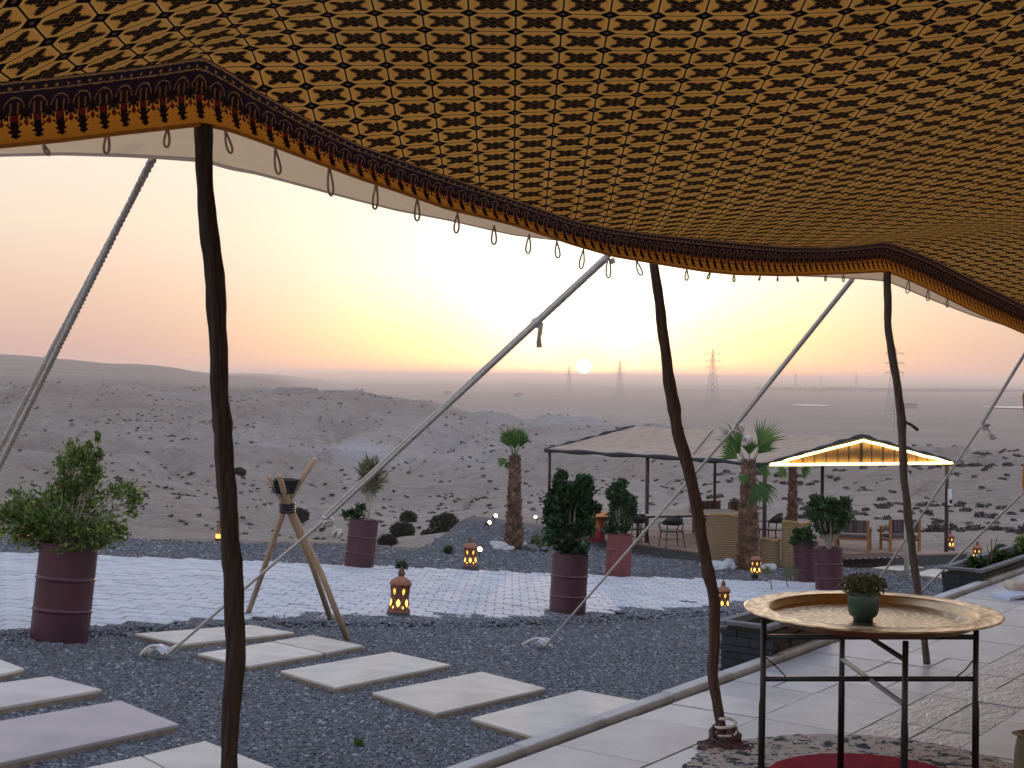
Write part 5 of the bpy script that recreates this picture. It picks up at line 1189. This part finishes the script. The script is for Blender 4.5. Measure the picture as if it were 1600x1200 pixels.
# ------------------------------------------------------------------ furniture under the shelter
tb = empty('dining_table', (4.75, 38.9, ZD), .28, 'long white-topped dining table under the shelter', 'table'); b = MB(); b.box((0, 0, .745), (3.3, 1.15, .05)); b.build('top', 'cloth_white', tb, bevel=.012)
for x in (-1.5, 1.5):
    for y in (-.48, .48): b = MB(); b.box((x, y, .36), (.07, .07, .72)); b.build('leg', 'post_paint', tb)
b = MB(); b.box((0, 0, .69), (3.1, 1.0, .05)); b.build('apron', 'post_paint', tb)
cup = bpy.data.objects.new('tumbler', None); C.objects.link(cup); cup.location = (4.95, 38.7, ZD + .77); tag(cup, 'small tumbler standing on the long white table', 'cup'); b = MB(); b.lathe([(.0, 0), (.045, 0), (.055, .16), (.05, .16), (.04, .02)], 14); b.build('body', 'steel', cup, smooth=True)
def arm_chair():
    root = empty('black_armchair', (0, 0, 0))
    b = MB(); b.box((0, 0, .44), (.50, .48, .035)); b.build('seat', 'black_plastic', root, bevel=.012)
    for x, y, tx, ty in ((-.22, .21, -.05, .04), (.22, .21, .05, .04), (-.22, -.21, -.05, -.06), (.22, -.21, .05, -.06)):
        b = MB(); b.tube([(x, y, .44), (x + tx, y + ty, 0)], [.018, .013], 8); b.build('leg', 'black_metal', root)
    b = MB(); n_, k0 = 14, 0                                     # curved shell back running into the arms
    V_ = []; 
    for i in range(n_ + 1):
        a = math.pi * (1.08 + .84 * i / n_) ; f = abs(i / n_ - .5) * 2; x, y = .29 * math.cos(a), .27 * math.sin(a) + .02; zt = .86 - .20 * f ** 2.2; zb = .60 + .02 * f
        for s_ in (1.0, .93): V_ += [(x * s_, y * s_, zb), (x * s_ * 1.05, y * s_ * 1.05, zt)]
    F_ = []
    for i in range(n_):
        a, c = i * 4, (i + 1) * 4; F_ += [(a, c, c + 1, a + 1), (a + 2, a + 3, c + 3, c + 2), (a + 1, c + 1, c + 3, a + 3), (a, a + 2, c + 2, c)]
    b.add(V_, F_); b.build('backrest', 'black_plastic', root, smooth=True)
    for sx in (-1, 1):
        b = MB(); b.tube([(sx * .28, -.05, .66), (sx * .30, .08, .66), (sx * .28, .22, .62), (sx * .24, .23, .44)], .016, 7); b.build('arm', 'black_metal', root, smooth=True)
        b = MB(); b.tube([(sx * .2, -.21, .44), (sx * .22, -.25, .66)], .014, 7); b.build('back_support', 'black_metal', root)
    b = MB(); b.tube([(-.26, .0, .22), (.26, .0, .22)], .009, 6); b.build('stretcher', 'black_metal', root)
    return root
ac = arm_chair(); CH = [((4.25, 37.05), .25, 'black bent-arm chair standing clear in front of the white table'), ((3.35, 37.5), .35, 'black chair directly behind the shelter front post'), ((2.75, 38.0), .1, 'leftmost black chair, beside the faded red drum'), ((6.95, 37.4), .9, 'black tub chair right of the corner post'), ((5.5, 37.3), .25, 'black chair half hidden behind the bent tent pole')]
for i, ((x, y), rz, lab) in enumerate(CH):
    o = ac if i == 0 else copy_tree(ac); o.location = (x, y, ZD); o.rotation_euler = (0, 0, rz); tag(o, lab, 'chair', 'black chairs under the shelter')
    o.scale = (1.1, 1.1, 1.08) if i == 3 else (1, 1, 1)
def wood_chair(low=False):
    root = empty('wooden_chair', (0, 0, 0)); W = .56 if not low else .82; sh = .42 if not low else .36; bh = .98 if not low else .84
    for x in (-W / 2, W / 2):
        b = MB(); b.box((x, -.26, bh / 2), (.065, .065, bh)); b.build('rear_leg', 'wood_orange', root, bevel=.008)
        b = MB(); b.box((x, .28, .30), (.06, .06, .60)); b.build('front_leg', 'wood_orange', root, bevel=.008)
        b = MB(); b.box((x, .02, .60), (.07, .62, .045)); b.build('arm', 'wood_orange', root, bevel=.008)
        b = MB(); b.box((x, .01, sh - .08), (.045, .5, .06)); b.build('side_rail', 'wood_orange', root)
    b = MB(); b.box((0, .02, sh), (W - .07, .54, .10)); b.build('seat_pad', 'cushion_stripe', root, bevel=.03)
    b = MB(); b.box((0, -.25, (sh + bh) / 2 + .06), (W - .075, .07, bh - sh - .14)); b.build('back_pad', 'cushion_stripe', root, bevel=.025)
    b = MB(); b.box((0, -.25, sh - .03), (W, .04, .05)); b.build('crossbar', 'wood_orange', root)
    return root
simple('cushion_stripe', (.14, .10, .10), (.022, .02, .025), 9, .95, bs=.3, stretch=(3.2, .05, .05), detail=1)
w1 = wood_chair(); w1.location = (5.62, 40.4, ZD); w1.rotation_euler = (0, 0, .3); tag(w1, 'left of two wooden chairs on the far side of the table', 'chair', 'wooden chairs behind the long table')
w2 = copy_tree(w1); w2.location = (6.38, 40.2, ZD); tag(w2, 'right of two wooden chairs on the far side of the table', 'chair', 'wooden chairs behind the long table')
w3 = wood_chair(True); w3.location = (8.95, 36.75, ZD); w3.rotation_euler = (0, 0, -.35); tag(w3, 'low wooden lounge chair beside the small ficus tree', 'chair', 'lounge chairs under the gable')
w4 = copy_tree(w3); w4.location = (10.25, 37.0, ZD); w4.rotation_euler = (0, 0, .2); tag(w4, 'low wooden lounge chair nearest the right shelter post', 'chair', 'lounge chairs under the gable')
st_ = empty('painted_stool', (2.35, 38.2, ZD), 0, 'painted red and yellow tapered stand with an orange top', 'stool')
b = MB(); b.lathe([(0, 0), (.20, 0), (.205, .30), (.26, .72), (0, .72)], 20); b.build('body', 'red_paint', st_, smooth=True); b = MB(); b.lathe([(0, .72), (.62, .72), (.64, .735), (.62, .755), (0, .755)], 28); b.build('top', 'wood_orange_light', st_) if 'wood_orange_light' in MATS else b.build('top', 'orange_top', st_) if 'orange_top' in MATS else b.build('top', 'orange_cloth', st_)
for k in range(7):
    a = 2 * math.pi * k / 7 + .2; b = MB(); q = []
    for da, z in ((-.30, .33), (.30, .33), (0, .70)): r = float(np.interp(z, [.3, .72], [.205, .26])) + .004; q.append((r * math.cos(a + da), r * math.sin(a + da), z))
    b.add(q, [(0, 1, 2)]); b.build('triangle', 'yellow_paint', st_)
# reed screens standing at the deck edge
def screen(label, x0, x1, y0, y1, d0, d1, top_rise=0):
    V_, n_ = [], 10; zt0 = P(x0, y0, d0).z; zb = ZD - .30
    a, c = P(x0, y0, d0), P(x1, y0, d1); root = empty('reed_screen', Vector(((a.x + c.x) / 2, (a.y + c.y) / 2, zb)), 0, label, 'screen', 'woven reed screens before the shelter')
    for i in range(n_ + 1):
        f = i / n_; p = a.lerp(c, f) + Vector((0, -.10 * math.sin(math.pi * f), 0)); zt = a.z + .03 * math.sin(f * 7) ; V_ += [Vector((p.x, p.y, zb)), Vector((p.x, p.y, zt)), Vector((p.x, p.y + .05, zb)), Vector((p.x, p.y + .05, zt))]
    F_ = []
    for i in range(n_): q, w = i * 4, (i + 1) * 4; F_ += [(q, w, w + 1, q + 1), (q + 2, q + 3, w + 3, w + 2), (q + 1, w + 1, w + 3, q + 3)]
    F_ += [(0, 1, 3, 2), (n_ * 4, n_ * 4 + 2, n_ * 4 + 3, n_ * 4 + 1)]
    o = npobj('weave', np.array(V_), np.array(F_), 'reed_weave', smooth=False); u_ = o.data.uv_layers.new(name='UVMap')
    for l in o.data.loops: co = o.data.vertices[l.vertex_index].co; u_.data[l.index].uv = (co.x * 1.0, co.z * 1.0)
    place(o, root); b = MB(); b.tube([V_[i * 4 + 1] + Vector((0, .025, .0)) for i in range(n_ + 1)], .035, 7); place(b.build('binding', 'reed_edge'), root)
simple('reed_edge', (.42, .27, .10), (.30, .18, .06), 12, .9)
screen('wide woven reed screen between the bent pole and the stout palm', 1104, 1186, 806, 880, 34.0, 34.3)
screen('tall woven reed screen just left of the rear drum', 1222, 1268, 817, 880, 33.9, 34.1)
screen('short dark reed screen beside the shelter corner post', 1188, 1219, 843, 880, 34.15, 34.05)
# fringed mat on the deck front
b = MB(); a = P(1285, 872, 34.6); cpos = Vector((8.6, 35.5, ZD)); mat_ = empty('fringed_mat', cpos + Vector((0, 0, .002)), .3, 'dark red fringed mat on the deck under the gable', 'mat')
b.box((0, 0, .012), (2.6, .8, .02)); b.build('weave', 'rag', mat_)
for k in range(44): b = MB(); x = -1.28 + k * .0595; b.tube([(x, -.40, .012), (x + .01, -.46, .01), (x - .01, -.52, .004)], .009, 4); b.build('tassel', 'rag' if k % 3 else 'rope', mat_)

# ------------------------------------------------------------------ pylons on the plain
def pylon_mesh():
    b = MB(); H = 50.; lv = [0, 8, 15, 21, 26, 30, 34, 38, 42, 46, 50]; hw = lambda z: 4.2 * (1 - z / 50) ** 1.1 + .45 if z < 50 else .15; r = .15
    for i in range(len(lv) - 1):
        z0, z1 = lv[i], lv[i + 1]; a, c = hw(z0), hw(z1)
        cs0 = [(-a, -a), (a, -a), (a, a), (-a, a)]; cs1 = [(-c, -c), (c, -c), (c, c), (-c, c)]
        for k in range(4):
            b.tube([(*cs0[k], z0), (*cs1[k], z1)], r, 4, False); k2 = (k + 1) % 4
            b.tube([(*cs0[k], z0), (*cs1[k2], z1)], r * .6, 4, False); b.tube([(*cs0[k2], z0), (*cs1[k], z1)], r * .6, 4, False); b.tube([(*cs1[k], z1), (*cs1[k2], z1)], r * .6, 4, False)
    return b.mesh('tower', 'steel')
def arm_mesh():
    b = MB()
    for s_ in (-1, 1): b.tube([(0, -.6, 0), (s_ * 8, 0, .3)], .14, 4); b.tube([(0, .6, 0), (s_ * 8, 0, .3)], .14, 4); b.tube([(0, 0, 1.8), (s_ * 8, 0, .3)], .12, 4); b.tube([(s_ * 7.6, 0, .2), (s_ * 7.6, 0, -2.2)], .12, 4)
    return b.mesh('crossarm', 'steel')
pmesh, amesh = pylon_mesh(), arm_mesh()
for px_, yt, yb, d, lab in ((1397, 543, 672, 850, 'nearest lattice pylon, behind the right tent pole'), (1113, 546, 628, 1375, 'tall lattice pylon right of the bent tent pole'), (968, 562, 624, 1800, 'lattice pylon just right of the sun'), (889, 570, 612, 2600, 'faint lattice pylon left of the sun'), (1243, 582, 612, 3600, 'faint far pylon above the shelter ridge, leftmost of three'), (1283, 586, 610, 4400, 'faintest far pylon, middle of three on the plain'), (1338, 583, 612, 3700, 'faint far pylon, rightmost of three left of the right pole')):
    top_, bot = P(px_, yt, d), P(px_, yb, d); z0 = gz(bot.x, bot.y); root = empty('power_pylon', (bot.x, bot.y, z0), .5 if d < 3000 else .9, lab, 'pylon', 'power pylons crossing the plain'); s = (top_.z - z0) / 50
    for nm, me, zz in (('tower', pmesh, 0), ('crossarm', amesh, 46), ('crossarm', amesh, 40), ('crossarm', amesh, 34)):
        o = bpy.data.objects.new(nm, me); C.objects.link(o); o.parent = root; o.location = (0, 0, zz)
    root.scale = (s, s, s)
# tree belt, ponds and a few low farm buildings far out
V_, F_, k = [], [], 0
for i in range(2600):
    d = 4300 + RNG.uniform(-500, 500); px_ = RNG.uniform(1180, 1950); X = (px_ - 800) / F * d
    z = gz(X, d); s = RNG.uniform(3, 6); pts_ = np.array([[X - s, d, z - 1], [X + s, d, z - 1], [X, d + s, z - 1], [X + RNG.uniform(-2, 2), d, z + s * 1.1]]); V_.append(pts_); F_.append(np.array([(0, 1, 3), (1, 2, 3), (2, 0, 3)]) + k); k += 4
tag(npobj('tree_belt', np.concatenate(V_), np.concatenate(F_), 'leaf_far'), 'dim green belt of trees far out on the plain', 'trees', kind='stuff')
simple('pond_water', (.55, .52, .52), None, 2, .3)
for px_, py_, w, dpt, lab in ((1267, 630, 52, 40, 'pond'), (1600, 626, 120, 60, 'pond')):
    d = 1600; c = P(px_, py_, d); z = gz(c.x, c.y); b = MB(); n_ = 24; b.add([(w / 2 * math.cos(t * 2 * math.pi / n_) * d / F * 1.0, dpt * math.sin(t * 2 * math.pi / n_) * 1.0, 0) for t in range(n_)], [tuple(range(n_))]); o = b.build('pond', 'pond_water'); o.location = (c.x, c.y, z + 1.2); o['kind'] = 'structure'
for px_, d, w, lab in ((810, 2300, 13, 'low far farmhouse on the plain left of the sun'), (1425, 1500, 10, 'tiny dark hut on the plain right of the right pole'), (1418, 1520, 7, 'tiny low shed beside the hut on the plain'), (700, 2600, 12, 'low far farmhouse on the hazy plain at centre')):
    X = (px_ - 800) / F * d; z = gz(X, d); root = empty('farm_building', (X, d, z), .2, lab, 'building'); b = MB(); b.box((0, 0, 2), (w, w * .5, 5)); b.build('wall', 'far_wall', root); b = MB(); b.box((0, 0, 4.8), (w * 1.04, w * .54, .6)); b.build('roof', 'canvas_edge', root)

# ------------------------------------------------------------------ desert scrub
def tuft_mesh(seed, n, mat, name='tuft'):
    r = np.random.default_rng(seed); pts_, dr_ = blob_points((0, 0, .22), (.5, .5, .36), n, seed, .25); pts_[:, 2] = np.abs(pts_[:, 2]) * .95; v, f = leaf_cloud(pts_, .16 if n > 50 else .34, 1.7, seed, up=.3, dirs=dr_); return v, f
TM = []
for k in range(6): v, f = tuft_mesh(500 + k, 110, 'leaf_desert'); TM.append(npmesh('desert_shrub', v, f, 'leaf_desert'))
rg = np.random.default_rng(11); NC = 9000
sp_px = rg.uniform(-60, 1660, NC); sd_d = np.exp(rg.uniform(math.log(44), math.log(420), NC)); sx_ = (sp_px - 800) / F * sd_d; sz_ = ground_z(sx_, sd_d); spx, spy = proj(sx_, sd_d, sz_)
dsteps = np.concatenate([np.arange(24, 60, 4.), np.geomspace(60, 420, 32)]); vis = np.ones(NC, bool)
for d in dsteps:
    xx = (sp_px - 800) / F * d; _, yy = proj(xx, np.full(NC, d), ground_z(xx, np.full(NC, d)) - .15); vis &= ~((d < sd_d - 3) & (yy < spy))
clump = vnoise(sx_ * .11, sd_d * .07, 41) * .7 + vnoise(sx_ * .4, sd_d * .3, 42) * .5
dn = np.where(spx > 1080, .9, .8) * np.clip(sd_d / 130, .12, 1.6)
pick = vis & (rg.random(NC) < dn * np.clip(clump * 1.6 - .55, 0, 1) * .9) & (spy < 862) & (sd_d > np.interp(spx, CPX, CLIP) + 3)
ii = np.nonzero(pick)[0]; size = rg.uniform(.28, .78, len(ii)) * np.where(spx[ii] > 1080, .95, .52) * np.clip(.8 + sd_d[ii] / 500, 0, 1.5); app = size / sd_d[ii]; od = np.argsort(-app)
print('scrub', len(ii))
def where_lab(x, y):
    if x >= 1480: a = 'right of the shelter, near the crest' if y < 735 else 'right of the shelter, below the crest'
    elif x >= 1200: a = 'behind the lit gable, near the crest' if y < 735 else 'seen below the lit gable'
    elif x >= 860: a = 'just above the canvas roof' if y < 700 else 'seen beneath the canvas roof'
    elif x >= 640: a = 'between the gully and the slender palm' if y > 720 else 'on the pale bank right of the long rope'
    elif x >= 340: a = 'behind the log tripod' if y > 700 else 'high between the dark pole and the long rope'
    else: a = 'left of the dark pole, low down' if y > 700 else 'left of the dark pole, high up'
    return a
for r_, j in enumerate(od[:300]):
    k = ii[j]; o = bpy.data.objects.new('desert_shrub', TM[r_ % 6]); C.objects.link(o); o.location = (sx_[k], sd_d[k], sz_[k] - .03); s = size[j]; o.scale = (s, s, s * rg.uniform(.6, .95)); o.rotation_euler = (0, 0, rg.uniform(0, 6.28)); w = where_lab(spx[k], spy[k])
    big = app[j] * F; sz__ = 'large' if big > 15 else 'middling' if big > 10 else 'small'
    tag(o, sz__ + ' grey-brown scrub clump ' + w, 'shrub', sz__ + ' scrub ' + w)
tv, tf = tuft_mesh(600, 20, 'leaf_desert'); V_, F_, k = [], [], 0
for j in od[300:]:
    q = ii[j]; a = rg.uniform(0, 6.28); s = size[j]; ca, sa = math.cos(a), math.sin(a); vv_ = tv.copy() * s * np.array([1.25, 1.25, 1]); V_.append(np.stack([vv_[:, 0] * ca - vv_[:, 1] * sa + sx_[q], vv_[:, 0] * sa + vv_[:, 1] * ca + sd_d[q], vv_[:, 2] + sz_[q]], -1)); F_.append(tf + k); k += len(tv)
tag(npobj('scrub', np.concatenate(V_), np.concatenate(F_), 'leaf_desert'), 'distant speckle of desert scrub over the hillsides', 'scrub', kind='stuff')
# bigger bushes on the gully floor
for k, (x, y, d, w, lab) in enumerate(((697, 838, 72, 42, 'largest dark round bush on the gully floor'), (675, 828, 78, 26, 'dark bush just behind the largest gully bush'), (631, 832, 74, 34, 'dark bush on the gully floor near the leaning drum'), (608, 846, 66, 26, 'low bush in the gully right behind the leaning drum'), (640, 800, 92, 24, 'bush higher in the gully above the others'), (712, 806, 90, 22, 'bush on the far gully bank right of centre'), (470, 790, 100, 26, 'dark bush on the slope right of the tripod'), (375, 735, 135, 18, 'solitary bush on the slope beside the dark pole'))):
    X = (x - 800) / F * d; z = gz(X, d); r = w * d / F / 2 * 1.1; pts_, dr_ = blob_points((0, 0, r * .55), (r, r * .9, r * .75), 900, 700 + k, .6); pts_[:, 2] = np.maximum(pts_[:, 2], 0); root = empty('gully_bush', (X, d, z - .05), 0, lab, 'bush', 'bushes in the gully')
    v, f = leaf_cloud(pts_, .16, 1.8, 710 + k, dirs=dr_); npobj('foliage', v, f, 'leaf_gully', root); b = MB(); [b.tube([(0, 0, 0), (r * .5 * math.cos(q), r * .5 * math.sin(q), r * .5)], .03, 4) for q in range(5)]; b.build('stem', 'dry_plant', root)

# ------------------------------------------------------------------ the dusty air
HAZE = .00023
hm = bpy.data.materials.new('haze'); hm.use_nodes = True; S.t = hm.node_tree; S.t.nodes.clear()
pv_ = nod('ShaderNodeVolumePrincipled'); pv_.inputs['Color'].default_value = (.95, .84, .79, 1); pv_.inputs['Density'].default_value = HAZE; pv_.inputs['Anisotropy'].default_value = 0.55
ho = nod('ShaderNodeOutputMaterial'); link(pv_.outputs[0], ho.inputs['Volume']); MATS['haze'] = hm
b = MB(); zlo = float(TZ.min()) - 2; zhi = max(float(TZ.max()), 26) + 1; b.box((0, 0, (zlo + zhi) / 2), (70000, 70000, zhi - zlo)); hz = b.build('haze', 'haze'); tag(hz, 'pink dusty haze over the plain', 'haze', kind='stuff')
print('haze box', zlo, zhi)
